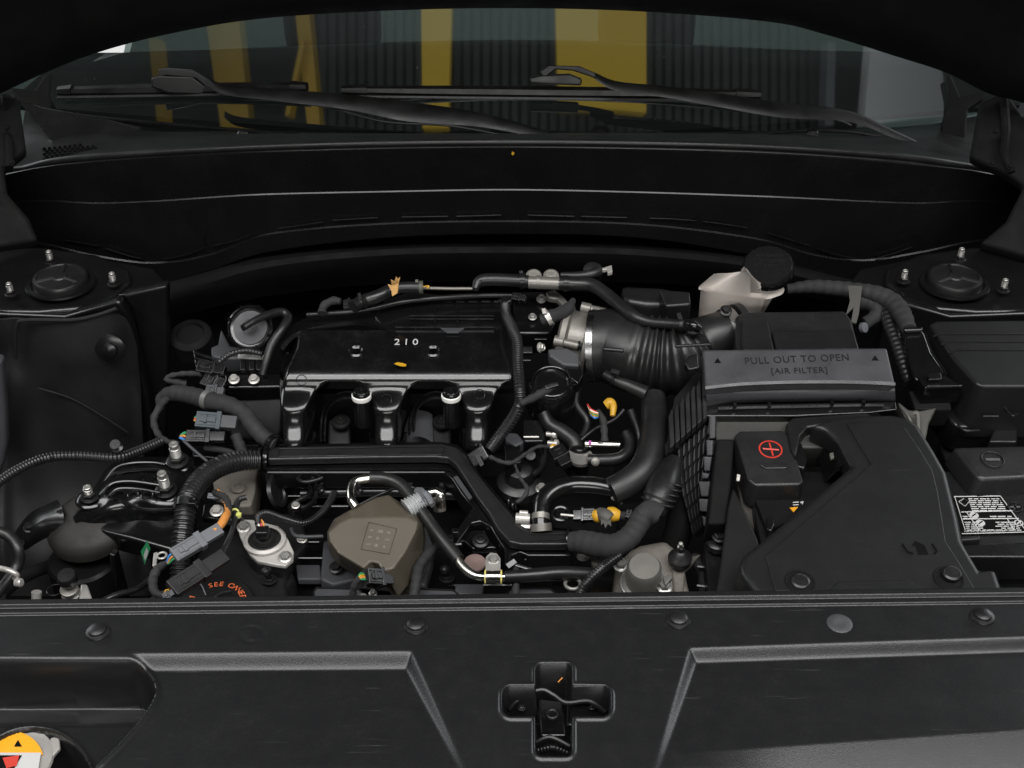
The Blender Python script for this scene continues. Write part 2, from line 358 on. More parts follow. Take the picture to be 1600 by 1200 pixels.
g = G(); g.slab([(1543, 142), (1500, 150), (1488, 120), (1480, 115), (1482, 150), (1470, 195), (1478, 240), (1505, 248), (1512, 170), (1535, 155)], Plane(PGL(1500, 160, .02), (-.3, -.5, .8)), .012); out(g, 'corner_moulding', PD, t, bev=.004)
g = G(); g.slab([(135, 82), (208, 62), (203, 81), (198, 82)], Plane(PGL(170, 75, .006), (0, -.47, .88)), .001)
out(g, 'paper_sticker', mat('sticker_paper', (.8, .8, .8), .7), label='white paper sticker in the upper left corner of the windscreen', cat='sticker')
# things inside the car
t = T('dashboard', 'dark dashboard top seen dimly through the windscreen', 'dashboard', V((0, 1.5, -.1)))
g = G(); g.loft([[V((-1, 1.33, -.02)), V((0, 1.15, -.0)), V((1, 1.33, -.02))], [WY(150, 90, 1.6), WY(800, 66, 1.5), WY(1400, 90, 1.6)], [WY(150, 90, 1.6) + V((0, .1, -.4)), WY(800, 66, 1.5) + V((0, .1, -.4)), WY(1400, 90, 1.6) + V((0, .1, -.4))]], 8, 4); out(g, 'dash_top', PM, t, solid=.01)
g = G(); g.box(V((0, 2.6, -.2)), 3, .02, 1.6); out(g, 'cabin_wall', mat('cabin_trim', (.12, .16, .15), .8), label='dark cabin interior behind the dashboard', cat='cabin')
for i, (px, lab) in enumerate(((520, 'grey seat with headrest behind the left half of the windscreen'), (1010, 'grey seat with headrest behind the right half of the windscreen'))):
    t = T('car_seat', lab, 'car seat', V(((px - 800) / 2000 * 3.4, 2.2, -.3)), 'front seats'); c = WY(px, 40, 2.2)
    g = G(); g.box(c + V((0, 0, -.42)), .46, .14, .62); out(g, 'backrest', GR, t, bev=.05, seg=3)
    g = G(); g.box(c + V((0, 0, .02)), .25, .1, .16); out(g, 'headrest', GR, t, bev=.04, seg=3)
# hall roof overhead, seen mirrored in the glass: find where a glass reflection of a pixel meets a ceiling height
def mirror_hit(px, py, H):
    p = PGL(px, py); e = .002
    n = V((-(gz(p.x + e, p.y) - gz(p.x - e, p.y)) / (2 * e), -GS, 1)).normalized()
    d = ray(px, py).normalized(); r = d - 2 * d.dot(n) * n; return p + r * ((H - p.z) / r.z)
def beam(name, m, quad, H, lab, cat, grp=None, th=.12):
    P = [mirror_hit(x, y, H) for x, y in quad]
    g = G(); n = len(P); g.add(P + [p + V((0, 0, th)) for p in P], [tuple(range(n)), tuple(reversed(range(n, 2 * n)))] + [(i, i + n, (i + 1) % n + n, (i + 1) % n) for i in range(n)])
    return out(g, name, m, label=lab, cat=cat, group=grp, smooth=False)
beam('roof_beam', YB, [(868, 4), (1010, 4), (1010, 176), (872, 168)], 3.6, 'broadest yellow roof beam mirrored in the middle of the windscreen', 'roof beam', 'yellow roof beams')
beam('roof_beam', YB, [(658, 4), (706, 4), (700, 200), (660, 200)], 3.6, 'yellow roof beam mirrored left of the middle of the windscreen', 'roof beam', 'yellow roof beams')
YC = mat('dimmed_yellow', (.36, .22, .01), .6)  # dimmer look of the left beams put into a darker yellow
beam('roof_beam', YC, [(320, 20), (372, 20), (390, 200), (345, 200)], 3.6, 'yellow roof beam mirrored above the left wiper head', 'roof beam', 'yellow roof beams')
beam('roof_beam', YC, [(460, 10), (482, 10), (500, 195), (480, 195)], 3.5, 'slim yellow roof beam mirrored right of the left wiper head', 'roof beam', 'yellow roof beams')
beam('roof_brace', YC, [(470, 60), (476, 66), (452, 180), (445, 180)], 3.45, 'thin yellow roof brace mirrored beside the slim yellow beam', 'roof brace', 'thin yellow roof braces')
beam('roof_brace', YC, [(232, 60), (246, 60), (258, 190), (245, 190)], 3.45, 'thin yellow roof brace mirrored at the far left of the glass', 'roof brace', 'thin yellow roof braces')
CR = mat('grey_roof_sheet', (.024, .025, .024), .7); CW = mat('pale_wall_panel', (.80, .80, .82), .7); CK = mat('dark_roof_panel', (.013, .014, .014), .7)
beam('roof_wall_panel', CW, [(1362, 60), (1470, 90), (1480, 180), (1350, 196)], 3.7, 'pale grey panel mirrored at the right end of the windscreen', 'roof panel')
beam('roof_strut', GY, [(1294, 66), (1306, 66), (1303, 196), (1289, 196)], 3.6, 'slim grey roof strut mirrored near the pale panel', 'roof strut')
t = T('roof_sheeting', 'corrugated dark grey roof sheeting mirrored between the yellow beams', 'roof sheeting', V((.5, 1.8, 4)))
for i in range(52):
    x0 = 500 + i * 15
    if x0 > 1290: break
    P = [mirror_hit(x0, 2, 3.9), mirror_hit(x0 + 9, 2, 3.9), mirror_hit(x0 + 9, 206, 3.9), mirror_hit(x0, 206, 3.9)]
    g = G(); g.add(P + [p + V((0, 0, .05)) for p in P], [(0, 1, 2, 3), (7, 6, 5, 4), (0, 4, 5, 1), (1, 5, 6, 2), (2, 6, 7, 3), (3, 7, 4, 0)]); out(g, 'sheet_rib', CR, t, smooth=False)
g = G(); g.box(V((0, 2.5, 4.1)), 16, 9, .04); out(g, 'ceiling', CK, kind='structure')

# hood (open, above) : its rear edge frames the glass
HE = [(-80, 175, .82), (0, 140, .84), (60, 112, .85), (140, 80, .87), (250, 50, .9), (400, 24, .93), (600, 11, .95), (800, 7, .955), (1000, 12, .95), (1200, 28, .93), (1290, 48, .91), (1400, 82, .88), (1480, 108, .86), (1545, 140, .84), (1600, 155, .83), (1700, 190, .82)]
e = [WY(x, y, d) for x, y, d in HE]
t_hood = t = T('hood', 'raised black hood whose curved rear edge arches over the windscreen', 'hood', V((0, .9, .3)))
g = G(); g.loft([[p + V((0, .0, -.004)) for p in e], [p + V((0, -.05, .05)) for p in e], [p + V((0, -.16, .26)) for p in e], [V((p.x * .96, .25, 1.15)) for p in e]], 6, 3); out(g, 'inner_skin', PD, t, solid=.004)
g = G(); g.tube(e, 3.0, per=6, n=8); out(g, 'folded_rim', PN, t)
g = G(); g.loft([[p + V((0, .012, .002)) for p in e], [p + V((0, -.02, .09)) for p in e], [V((p.x * .96, .30, 1.2)) for p in e]], 6, 3); out(g, 'outer_skin', PN, t, solid=.002)

# fenders, hinge corners and side walls
g = G(); g.slab([(-200, 150), (28, 150), (40, 235), (5, 262), (10, 300), (45, 340), (60, 375), (0, 385), (-200, 420)], Plane(WY(20, 260, .80), (.25, -.6, .75)), .03); out(g, 'fender_edge', PD, bev=.008, label='black painted body edge left of the cowl', cat='body edge')
g = G(); g.slab([(1900, 150), (1600, 180), (1572, 140), (1530, 160), (1515, 245), (1565, 268), (1600, 290), (1572, 345), (1530, 380), (1600, 400), (1900, 420)], Plane(WY(1580, 260, .80), (-.25, -.6, .75)), .03); out(g, 'fender_edge', PD, bev=.008, label='black painted body edge right of the cowl', cat='body edge')
g = G(); g.tube([(1568, 150, .2), (1572, 200, .16), (1570, 240, .14), (1580, 270, .12)], 7, n=8); ha = out(g, 'hinge_arm', PD, t_hood)
for x, y in ((1555, 205), (1550, 255), (1578, 260)): g = G(); g.hexa((x, y, .2 - (y - 150) * .0006), 4, 5, (0, -.7, .7)); out(g, 'hinge_bolt', PD, ha)
g = G(); g.tube([(10, 150, .2), (8, 190, .16), (14, 230, .14), (14, 262, .12)], 7, n=8); ha = out(g, 'hinge_arm', PD, t_hood)
for x, y in ((12, 200), (18, 254)): g = G(); g.hexa((x, y, .2 - (y - 150) * .0006), 4, 5, (0, -.7, .7)); out(g, 'hinge_bolt', PD, ha)
g = G(); g.box(V((-1.06, .3, -.3)), .02, 1.5, .9); out(g, 'bay_side_wall', PD, label='black inner side wall at the far left of the bay', cat='bay wall')
g = G(); g.box(V((1.06, .3, -.3)), .02, 1.5, .9); out(g, 'bay_side_wall', PD, label='black inner side wall at the far right of the bay', cat='bay wall')

# ---------------------------------------------------------------- wipers
def wiper(lab, blade, arm, head, cap, low):
    t = T('wiper', lab, 'wiper', PGL(arm[0][0], arm[0][1], .01), 'windscreen wipers')
    a, b = PGL(*blade[0], .018), PGL(*blade[1], .018)
    g = G(); g.tube([a, a.lerp(b, .3), a.lerp(b, .7), b], [7, 10, 10, 8], n=8, per=4); out(g, 'blade', WB, t)
    g = G(); g.tube([a + V((0, -.012, -.006)), b + V((0, -.012, -.006))], 3, n=6); out(g, 'rubber_edge', RU, t)
    for q, s_ in ((a, 1), (b, -1)): g = G(); g.tube([q, q.lerp(b if s_ > 0 else a, .06)], [8, 11], n=8, smooth=False); out(g, 'end_cap', WB, t)
    pts = [PGL(x, y, o) for x, y, o, _ in arm]
    g = G(); P = crom(pts, 6); Wd = [v.x * 1.45 for v in crom([V((q[3], 0, 0)) for q in arm], 6)]; vs = []
    for p, w_ in zip(P, Wd):
        m = mpp(p) * w_; vs += [p + V((0, -.42, -.2)) * m * 2, p + V((0, -.28, .35)) * m, p + V((0, .25, .45)) * m, p + V((0, .45, .1)) * m]
    n = len(P); g.add(vs, [(i * 4 + k, i * 4 + (k + 1) % 4, i * 4 + 4 + (k + 1) % 4, i * 4 + 4 + k) for i in range(n - 1) for k in range(4)] + [(0, 1, 2, 3), tuple((n - 1) * 4 + k for k in (3, 2, 1, 0))]); out(g, 'arm', WB, t, ang=50)
    g = G(); g.tube([PGL(x, y, .04) for x, y in low], 2, n=6); out(g, 'arm_edge', WB, t)
    g = G(); g.slab(head, Plane(PGL(*head[0], .05), (0, -.95, .3)), .018); out(g, 'blade_clip', WB, t, bev=.003)
    g = G(); g.slab(cap, Plane(PGL(*cap[0], .056), (0, -.9, .45)), .008); out(g, 'clip_cover', WB, t, bev=.002)
wiper('left wiper with a black arm crossing to the middle of the tray', [(92, 143), (480, 136)],
      [(322, 122, .055, 6), (348, 138, .05, 9), (420, 146, .05, 10), (540, 157, .05, 13), (640, 172, .045, 17), (755, 186, .04, 12), (860, 212, .03, 7)],
      [(236, 122), (246, 118), (300, 120), (322, 136), (316, 148), (262, 146), (236, 136)], [(247, 108), (258, 105), (300, 108), (330, 126), (345, 142), (330, 142), (305, 122), (262, 118), (248, 120)], [(345, 148), (500, 165), (600, 190), (700, 196), (800, 214)])
wiper('right wiper with a black arm running to the right corner of the tray', [(534, 141), (1188, 148)],
      [(930, 118, .055, 6), (965, 134, .05, 9), (1040, 142, .05, 10), (1130, 156, .05, 12), (1220, 170, .045, 13), (1325, 180, .04, 10), (1395, 208, .035, 7), (1460, 236, .03, 3)],
      [(828, 122), (845, 118), (890, 116), (910, 124), (908, 134), (850, 132), (828, 130)], [(843, 112), (858, 102), (905, 103), (940, 118), (968, 136), (950, 134), (925, 120), (895, 110), (868, 108), (850, 122)], [(965, 142), (1090, 152), (1180, 168), (1300, 186), (1330, 196)])
for x, lab in ((376, 'black moulded clip on the tray left of the arms'), (1268, 'black moulded clip on the tray right of the arms')):
    s_ = 1 if x < 800 else -1
    g = G(); g.slab([(x - 10, 226), (x - 5, 203), (x + 4, 201), (x + 12, 205), (x + 8, 228)], Plane(PGL(x, 215, .02), (0, -.7, .7)), .02); out(g, 'tray_clip', PL, bev=.004, label=lab, cat='clip')
g = G(); g.lathe(PGL(938, 212, .01), [(18, -2), (18, 3), (12, 6), (6, 7)], (0, -.4, .9)); out(g, 'wiper_spindle_cap', PL, label='black spindle cap under the right wiper on the tray', cat='spindle cap')
g = G(); g.slab([(800, 237), (804, 239), (802, 243), (799, 241)], upright(.783), .001); out(g, 'leaf_scrap', YE, label='tiny yellow scrap stuck on the middle of the cowl', cat='scrap')

# ---------------------------------------------------------------- front cover panel, one sheet with its steps, recesses and latch opening
def yl(px): return 941 - .012 * px
def rbox(px, py, x0, y0, x1, y1, r):   # signed distance (pixels), negative inside
    cx, cy = (x0 + x1) / 2, (y0 + y1) / 2; qx = abs(px - cx) - (x1 - x0) / 2 + r; qy = abs(py - cy) - (y1 - y0) / 2 + r
    return math.hypot(max(qx, 0), max(qy, 0)) + min(max(qx, qy), 0) - r
def cross(px, py):
    return min(rbox(px, py, 837, 1038, 894, 1182, 10), rbox(px, py, 785, 1073, 954, 1120, 14))
CUT = rbox
def openA(px, py):
    xr = 240 - max(0, (py - 1075)) ** 1.35 * .14
    return rbox(px, py, -200, 1031, xr, 1400, 42) if py < 1100 else (px - xr)
def hgt(px, py):
    d = py - yl(px); z = 0
    z += .0035 * (1 - sm(d, 9, 13)) + .0025 * (1 - sm(d, 19, 22))
    z -= .002 * (1 - sm(d, 0, 3))
    # two sunken fields
    tl = 1022 - .008 * px; tab = 0 if (534 < px < 577 or 583 < px < 620 or 1098 < px < 1138 or 1144 < px < 1182) else 0
    ml = min((py - tl) / (18 + tab), (640 + (py - 1017) * .46 - px + 4) / (20 - (py - 1017) * .04)) if px < 800 else -1
    tr_ = 1012 - .0345 * (px - 1075); mr = min((py - tr_) / (15 + tab), (px - (1077 - (py - 1010) * .30)) / (18 - (py - 1010) * .03)) if px > 800 else -1
    dep = .0125 * max(.25, 1 - (py - 1020) / 230)
    if ml > 0: z -= dep * sm(ml, 0, 1) * .3 + dep * min(1, ml) * .7
    if mr > 0: z -= dep * .84 * (sm(mr, 0, 1) * .3 + min(1, mr) * .7)
    q = py - (1178 - (px - 1000) * .075)
    if px > 980 and q > 0: z -= .0006 * q * sm(px, 980, 1250) * .5
    c = cross(px, py)
    z += .002 * (1 - sm(abs(c - 3), 0, 5)); z -= .055 * sm(-c, 0, 3)
    a = openA(px, py)
    z += .003 * (1 - sm(abs(a - 3), 0, 8)); z -= .040 * sm(-a, 0, 6)
    if a < -4:
        e_ = math.hypot((px - 35) / 95, (py - 1185) / 92) - 1
        z -= .12 * sm(-e_ * 95, 0, 4); z += .004 * (1 - sm(abs(e_ * 95 - 4), 0, 7))
        if py < 1090: z -= .02 * sm(1090 - py + (px > 200) * (px - 200), 0, 30)
    if math.hypot((px - 393) / 17, (py - 991) / 11) < 1.6:
        rr = math.hypot((px - 393) / 17, (py - 991) / 12); z -= .0012 * (1 - sm(abs(rr - 1), .0, .3))
    return z
t_cov = t = T('radiator_cover', 'wide matt black plastic cover across the front of the engine bay', 'cover panel', V((0, -.1, -.02)))
vs = []; fs = []; xs = []; x = -70
while x <= 1670: xs.append(x); x += 2 if (775 < x < 965) else (3 if x < 260 or 600 < x < 780 or 1010 < x < 1100 else 6)
ys = [i * .8 for i in range(40)]
y_ = ys[-1]
while y_ < 310: y_ += 2; ys.append(y_)
for j, d in enumerate(ys):
    for x in xs:
        py = yl(x) + d; p = W(x, py, 0); p.z += hgt(x, py); vs.append(p)
nx = len(xs)
sk = [W(x, yl(x), 0) + V((0, .004, -.05)) for x in xs]; b0 = len(vs); vs += sk
def hole(i, j):
    x = xs[i] + 1; py = yl(x) + ys[j] + 1
    return cross(x, py) < -6 or (py > 1090 and math.hypot((x - 35) / 95, (py - 1185) / 92) < .93)
fs = [(j * nx + i, (j + 1) * nx + i, (j + 1) * nx + i + 1, j * nx + i + 1) for j in range(len(ys) - 1) for i in range(nx - 1) if not hole(i, j)] + [(b0 + i, i, i + 1, b0 + i + 1) for i in range(nx - 1)]
g = G(); g.add(vs, fs); out(g, 'cover_sheet', PA, t, solid=0, ang=70)
for x, y in ((153, 987), (650, 978), (1060, 969), (1535, 963)):
    g = G(); g.lathe((x, y, .001), [(19, 0), (18, 2), (14, 3), (13.5, 7), (10, 9), (5, 10), (0, 10.2)], n=28); out(g, 'push_fastener', PM, t)
g = G(); g.lathe((1312, 974, .0), [(20, 0), (19, .8), (8, 1), (6, .4), (0, .3)]); out(g, 'filled_clip_hole', GR, t)
for a in ((534, 577), (582, 620), (1098, 1138), (1144, 1182)):
    yy = 1036 if a[0] < 800 else (1024 if a[0] < 1140 else 1022.5); g = G(); g.slab([(a[0], yy - 4), (a[1], yy - 4), (a[1] - 3, yy + 4), (a[0], yy + 4)], slope(yy - 10, -.0035, yy + 4, -.0095), .004); out(g, 'edge_tab', PA, t, bev=.0006)
# latch in the cross-shaped opening
t = T('hood_latch', 'black steel hood latch sunk in the cross shaped opening of the cover', 'latch', (865, 1110, -.06))
g = G(); g.tube([(796, 1108, -.03), (815, 1090, -.02), (845, 1078, -.016), (865, 1086, -.018), (885, 1098, -.02), (920, 1096, -.02), (945, 1112, -.03)], 4, n=8, per=8); out(g, 'catch_bar', BK, t)
g = G(); g.slab([(838, 1090), (880, 1094), (886, 1150), (844, 1150)], -.035, .008, ); out(g, 'latch_plate', PG, t, bev=.003)
g = G(); g.torus((863, 1116, -.02), 8, 2.5); out(g, 'striker_loop', BK, t)
g = G(); g.tube([(838, 1160, -.02), (860, 1152, -.015), (890, 1166, -.02)], 4, n=8); out(g, 'release_lever', BK, t)
g = G(); g.slab([(-200, 1000), (300, 1000), (300, 1260), (-200, 1260)], -.16, .01); out(g, 'shade_backing', PD, t_cov); g = G(); g.slab([(760, 1000), (980, 1000), (980, 1260), (760, 1260)], -.12, .01); out(g, 'shade_backing', PD, t_cov)  # black sheets added below the openings to keep the holes dark
g = G(); g.tube([(842, 1172, -.035), (865, 1168, -.03), (888, 1176, -.035)], 7, n=10, corr=(5, 1)); out(g, 'return_spring', BK, t)
g = G(); g.tube([(872, 1066, -.02), (884, 1054, -.02), (892, 1052, -.02)], 1, n=6); out(g, 'straw_end', OT, t)
for x, y in ((815, 1106), (925, 1104)): g = G(); g.hexa((x, y, -.03), 5, 5); out(g, 'latch_bolt', BK, t)
# radiator cap in the left opening
t = T('radiator_filler', 'metal radiator filler cap with orange and white warning disc in the lower left opening', 'radiator filler', (20, 1185, -.07))
g = G(); g.lathe((16, 1190, -.055), [(46, -6), (64, -6), (66, -2), (64, 2), (58, 4), (0, 4)], n=40); out(g, 'cap_shell', SP, t)
pl = flat(W(16, 1190, -.055).z + .005)
def dsk(cx, cy, rx, ry, a0, a1, n=20): return [(cx + rx * math.cos(R(a0 + (a1 - a0) * i / n)), cy - ry * math.sin(R(a0 + (a1 - a0) * i / n))) for i in range(n + 1)]
g = G(); g.slab(dsk(16, 1188, 52, 46, 12, 168), pl, .0012); out(g, 'orange_label', mat('orange_label', (.8, .33, .01), .5), t)
g = G(); g.slab([(-60, 1176), (64, 1176), (60, 1200), (50, 1215), (-60, 1215)], flat(pl.p.z + .0007), .001); out(g, 'white_label', WP, t)
for x in (34,): g = G(); g.slab([(x - 12, 1166), (x, 1166), (x - 6, 1156)], flat(pl.p.z + .0008), .0006); out(g, 'warning_triangle', BP, t)
g = G(); g.slab([(-20, 1180), (34, 1180), (22, 1200), (-20, 1200)], flat(pl.p.z + .0015), .0006); out(g, 'picture_block', BP, t)
g = G(); g.slab([(4, 1184), (30, 1180), (26, 1196), (10, 1200)], flat(pl.p.z + .0022), .0004); out(g, 'red_mark', RD, t)
for i in range(5): g = G(); g.slab([(-8 + i * 9, 1202), (-3 + i * 9, 1202), (-3 + i * 9, 1216), (-8 + i * 9, 1216)], flat(pl.p.z + .0016), .0004); out(g, 'print_bar', BP, t)
g = G(); g.slab([(66, 1172), (80, 1152), (92, 1150), (94, 1168), (78, 1186), (64, 1192)], flat(pl.p.z - .004), .005); out(g, 'grip_ear', SP, t, bev=.0015)
g = G(); g.slab([(98, 1140), (124, 1120), (128, 1150), (126, 1185), (100, 1170)], -.11, .02); out(g, 'filler_neck_bracket', AL, bev=.003, label='pale metal bracket beside the radiator cap', cat='bracket')

# ================================================================ helpers for hoses and connectors
def hose(name, label, cat, pts, r, m, group=None, parent=None, **k):
    if m is TP and 'corr' not in k: k['corr'] = (15, .9)
    g = G(); g.tube(pts, r, **k); return out(g, name, m, parent, label=label, cat=cat, group=group, ang=50)
def band(parent, name, a, b, r, m, ear=None):
    g = G(); g.tube([a, b], r, n=20, smooth=False); o = out(g, name, m, parent, ang=50)
    if ear: g = G(); g.bar(ear[0], ear[1], ear[2], 2); out(g, 'clamp_ear', m, o, bev=.0005)
    return o
def plug(label, a, b, wd, th, m, cat='connector', ribs=3, parent=None, name='connector', m2=None, tail=None):
    """electric connector: body, wider collar, latch and ribs"""
    a, b = pt(a), pt(b); t = T(name, label, cat, a.lerp(b, .5)) if not parent else parent
    g = G(); g.bar(a, a.lerp(b, .62), wd, th); hs = out(g, 'housing', m, t, bev=.0009)
    g = G(); g.bar(a.lerp(b, .55), b, wd * .8, th * .8); out(g, 'mating_half', m2 or m, t, bev=.0009)
    g = G(); g.bar(a.lerp(b, .5), a.lerp(b, .62), wd * 1.14, th * 1.15); out(g, 'collar', m, t, bev=.0007)
    g = G(); g.bar(a.lerp(b, .12), a.lerp(b, .5), wd * .34, 3, th * .55); g.bar(a.lerp(b, .2), a.lerp(b, .28), wd * .5, 4, th * .6); out(g, 'latch', m, hs, bev=.0005)
    x = (b - a).normalized(); s_ = V((0, -.5, .86)).cross(x).normalized() * mpp(a) * wd
    for i in range(ribs):
        q = (i + .5) / ribs - .5
        if abs(q) < .2: continue
        g = G(); g.bar(a.lerp(b, .05) + s_ * q, a.lerp(b, .5) + s_ * q, 2, 2, th * .52); out(g, 'rib', m, hs)
    return t
def wires(parent, src, dst, mats, sp=3, r=1.5):
    a, b = pt(src), pt(dst); x = (b - a).normalized(); s_ = V((0, -.5, .86)).cross(x).normalized() * mpp(a) * sp
    for i, m in enumerate(mats):
        o = s_ * (i - (len(mats) - 1) / 2); g = G(); g.tube([a + o, a.lerp(b, .5) + o * 1.1 + V((0, 0, .002)), b + o * .4], r, n=6); out(g, 'wire', m, parent)
def bolt(parent, p, r, h, m, axis=(0, -.25, .97), name='bolt'):
    g = G(); g.hexa(p, r, h, axis); return out(g, name, m, parent, ang=30)
def stud(parent, p, r, h, nut=True, axis=(0, 0, 1), m=None, base=0):
    ax = V(axis)
    if nut: g = G(); g.hexa(p, r * 1.5, r * 1.6, axis); out(g, 'nut', BK, parent, ang=30)
    c = pt(p) + ax * (mpp(pt(p)) * (r * 1.2))
    prof = [(r, 0)];
    for i in range(int(h / 1.6)): prof += [(r, i * 1.6 + .2), (r * .93, i * 1.6 + .9)]
    prof = [q for q in prof if q[1] < h * .62] + [(r * 1.0, h * .64), (r, h * .67), (r * .86, h * .7), (r * .86, h * .95), (r * .7, h), (r * .5, h), (r * .4, h * .94)]
    g = G(); g.lathe(c, prof, axis, 16); out(g, 'stud', m or ST, parent, ang=35)

# ================================================================ left side of the bay
def sx(x, s_): return x if s_ > 0 else 1586 - x
for s_, lab, labc in ((1, 'black painted strut tower at the left of the bay, with ribbed cap and three studs', 0), (-1, 'black painted strut tower at the right of the bay behind the fuse box', 0)):
    t = T('strut_tower', lab, 'strut tower', (sx(95, s_), 440, -.01), 'strut towers')
    g = G(); g.slab([(sx(x, s_), y) for x, y in [(-90, 380), (70, 385), (150, 396), (200, 418), (205, 440), (186, 455), (176, 468), (130, 482), (60, 488), (-90, 486)]], slope(400, .005, 480, -.012), .03); out(g, 'top_plate', PN, t, bev=.009, seg=4)
    g = G(); g.slab([(sx(x, s_), y) for x, y in [(160, 405), (240, 420), (262, 446), (255, 453), (172, 462), (160, 440)]], flat(-.012), .006); out(g, 'side_flange', PN, t, bev=.002)
    g = G(); g.slab([(sx(x, s_), y) for x, y in [(-90, 486), (100, 494), (186, 470), (205, 500), (238, 640), (240, 760), (-90, 760)]], upright(.575), .02); out(g, 'tower_wall', PN, t, bev=.006)
    g = G(); g.lathe((sx(95, s_), 444, -.002), [(54, 0), (53, 3), (46, 4), (44, 2)], n=40, sq=.9); out(g, 'cap_seat', PN, t)
    cc = pt((sx(95, s_), 440, .0)); g = G(); g.lathe(cc, [(42, 0), (42, 7), (40, 10), (36, 11), (35, 9), (12, 9), (10, 11), (0, 11)], n=40); rc = out(g, 'rubber_cap', RU, t)
    for a in (90, 210, 330):
        m = mpp(cc); d = V((math.cos(R(a)), math.sin(R(a)), 0)); g = G(); g.bar(cc + d * m * 8 + V((0, 0, m * 9.5)), cc + d * m * 36 + V((0, 0, m * 9.5)), 5, 3); out(g, 'cap_rib', RU, rc, bev=.0006)
    for x, y in ((80, 410), (18, 460), (178, 444)) if s_ > 0 else ((1499, 406), (1411, 440), (1567, 454)):
        stud(t, (x, y, .002), 5, 15)
t = T('left_liner', 'dark felt covered inner wing panel at the left of the bay', 'inner wing', (100, 880, -.4))
t.name = 'wing_liner'
g = G()
X = [(-120, 486), (-10, 498), (24, 497), (60, 500), (110, 502), (165, 490), (198, 500), (214, 540)]
def wy(x, y): return .545 - (.10 if x < -50 else 0) - .02 * sm(x, 160, 240) * -1 - .10 * sm(y, 700, 900) + .006 * math.sin(x * .04 + y * .01) + .004 * math.sin(x * .11 - y * .037) + .003 * math.sin(y * .09 + x * .05)
rows = []
for j in range(9):
    f = j / 8; rows.append([WY(x + f * (26 if x > 150 else 0), y + (930 - y) * f, wy(x, y + (930 - y) * f) + (.012 if (x < 30 and f < .25) else 0)) for x, y in X])
g.loft(rows, 6, 5); out(g, 'felt_panel', LI, t, solid=.004)
g = G(); g.tube([WY(x, y, .54) for x, y in [(24, 560), (26, 510), (42, 500), (110, 500), (150, 493), (182, 482)]], 3, n=8); out(g, 'folded_seam', LI, t)
g = G(); g.tube([WY(x, y, .538) for x, y in [(60, 606), (110, 622), (160, 650), (200, 676)]], 1.4, n=6); out(g, 'crease', LI, t)
g = G(); g.lathe(WY(172, 545, .535), [(24, 0), (20, 2), (13, 3), (12, 8), (8, 10), (0, 11)], (0, -1, .2)); out(g, 'retaining_clip', PL, t)
g = G(); g.slab([(190, 462), (262, 446), (264, 560), (258, 720), (216, 745), (236, 640), (214, 520), (203, 480)], upright(.60), .02); out(g, 'corner_post', PN, bev=.005, label='black painted upright body panel right of the left strut tower', cat='body panel')
g = G(); g.slab([(-30, 560), (2, 565), (8, 640), (10, 690), (6, 720), (-3, 745), (-30, 745)], upright(.45), .02); out(g, 'fender_flange', GR, bev=.006, label='grey rounded edge at the far left side of the bay', cat='body edge')

hose('corrugated_cable', 'long black corrugated cable running across the left wing liner', 'cable', [(-30, 775, -.02), (20, 738, -.03), (70, 716, -.04), (120, 712, -.05), (180, 715, -.06), (215, 705, -.07), (250, 690, -.08)], 8, CO, corr=(6, 1.6), n=14)
g = G(); g.lathe((184, 700, -.05), [(10, 0), (10, 6), (5, 8), (5, 14), (8, 16)], (0, -.5, .9)); out(g, 'cable_clip', PL, label='small round black clip above the corrugated cable on the left', cat='clip')

t = T('engine_mount', 'black cast engine mount with brown rubber hood and embossed arms at the left', 'engine mount', (150, 900, -.3))
g = G(); g.lathe((140, 818, -.125), [(66, -16), (67, -4), (65, 3), (58, 12), (42, 21), (24, 26), (0, 28)], (-.08, -.1, 1), 44); out(g, 'rubber_hood', RB, t, ang=80)
g = G(); g.slab([(117, 806), (119, 790), (135, 778), (155, 758), (180, 732), (205, 721), (262, 718), (302, 726), (302, 862), (262, 858), (206, 842), (165, 832), (130, 818)], slope(718, -.095, 860, -.112), .035); out(g, 'bracket_body', PG, t, bev=.006, seg=3)
g = G(); g.lathe((138, 905, -.2), [(54, -50), (54, -6), (50, 0), (54, 2), (54, 42), (50, 47), (0, 47)], n=40); out(g, 'mount_can', PN, t)
g = G(); g.bar((178, 862, -.13), (186, 950, -.25), 10, 14); out(g, 'can_flange', PN, t, bev=.002)
g = G(); g.loft([[(118, 802, -.12), (150, 765, -.10), (182, 724, -.09), (240, 718, -.09), (292, 722, -.10)],
                 [(118, 812, -.105), (155, 775, -.08), (192, 740, -.075), (240, 738, -.075), (300, 742, -.09)],
                 [(122, 818, -.11), (165, 790, -.085), (205, 768, -.08), (245, 770, -.08), (300, 775, -.09)],
                 [(140, 826, -.12), (180, 800, -.09), (215, 790, -.09), (250, 795, -.09), (295, 796, -.10)],
                 [(180, 835, -.16), (200, 838, -.14), (225, 835, -.13), (255, 830, -.13), (290, 828, -.13)]], 8, 5); out(g, 'bracket_arm', PG, t, solid=.008)
for a in ([(160, 758, -.082), (180, 732, -.072), (205, 724, -.070), (240, 723, -.070), (258, 726, -.071)], [(182, 740, -.066), (200, 735, -.064), (240, 733, -.063), (252, 735, -.064)],
          [(162, 772, -.072), (175, 756, -.067), (205, 752, -.064), (250, 758, -.064)], [(172, 774, -.072), (185, 764, -.066), (215, 764, -.066), (250, 770, -.067)],
          [(165, 776, -.078), (190, 782, -.076), (215, 793, -.078), (240, 796, -.080), (270, 795, -.085)]):
    g = G(); g.tube(a, 2.4, n=8); out(g, 'raised_rib', PG, t)
pl = slope(735, -.064, 755, -.068); text('FS 50', 'cast_lettering', PG, t, (216, 748), (252, 750), pl, ext=.0012, spacing=1.1)
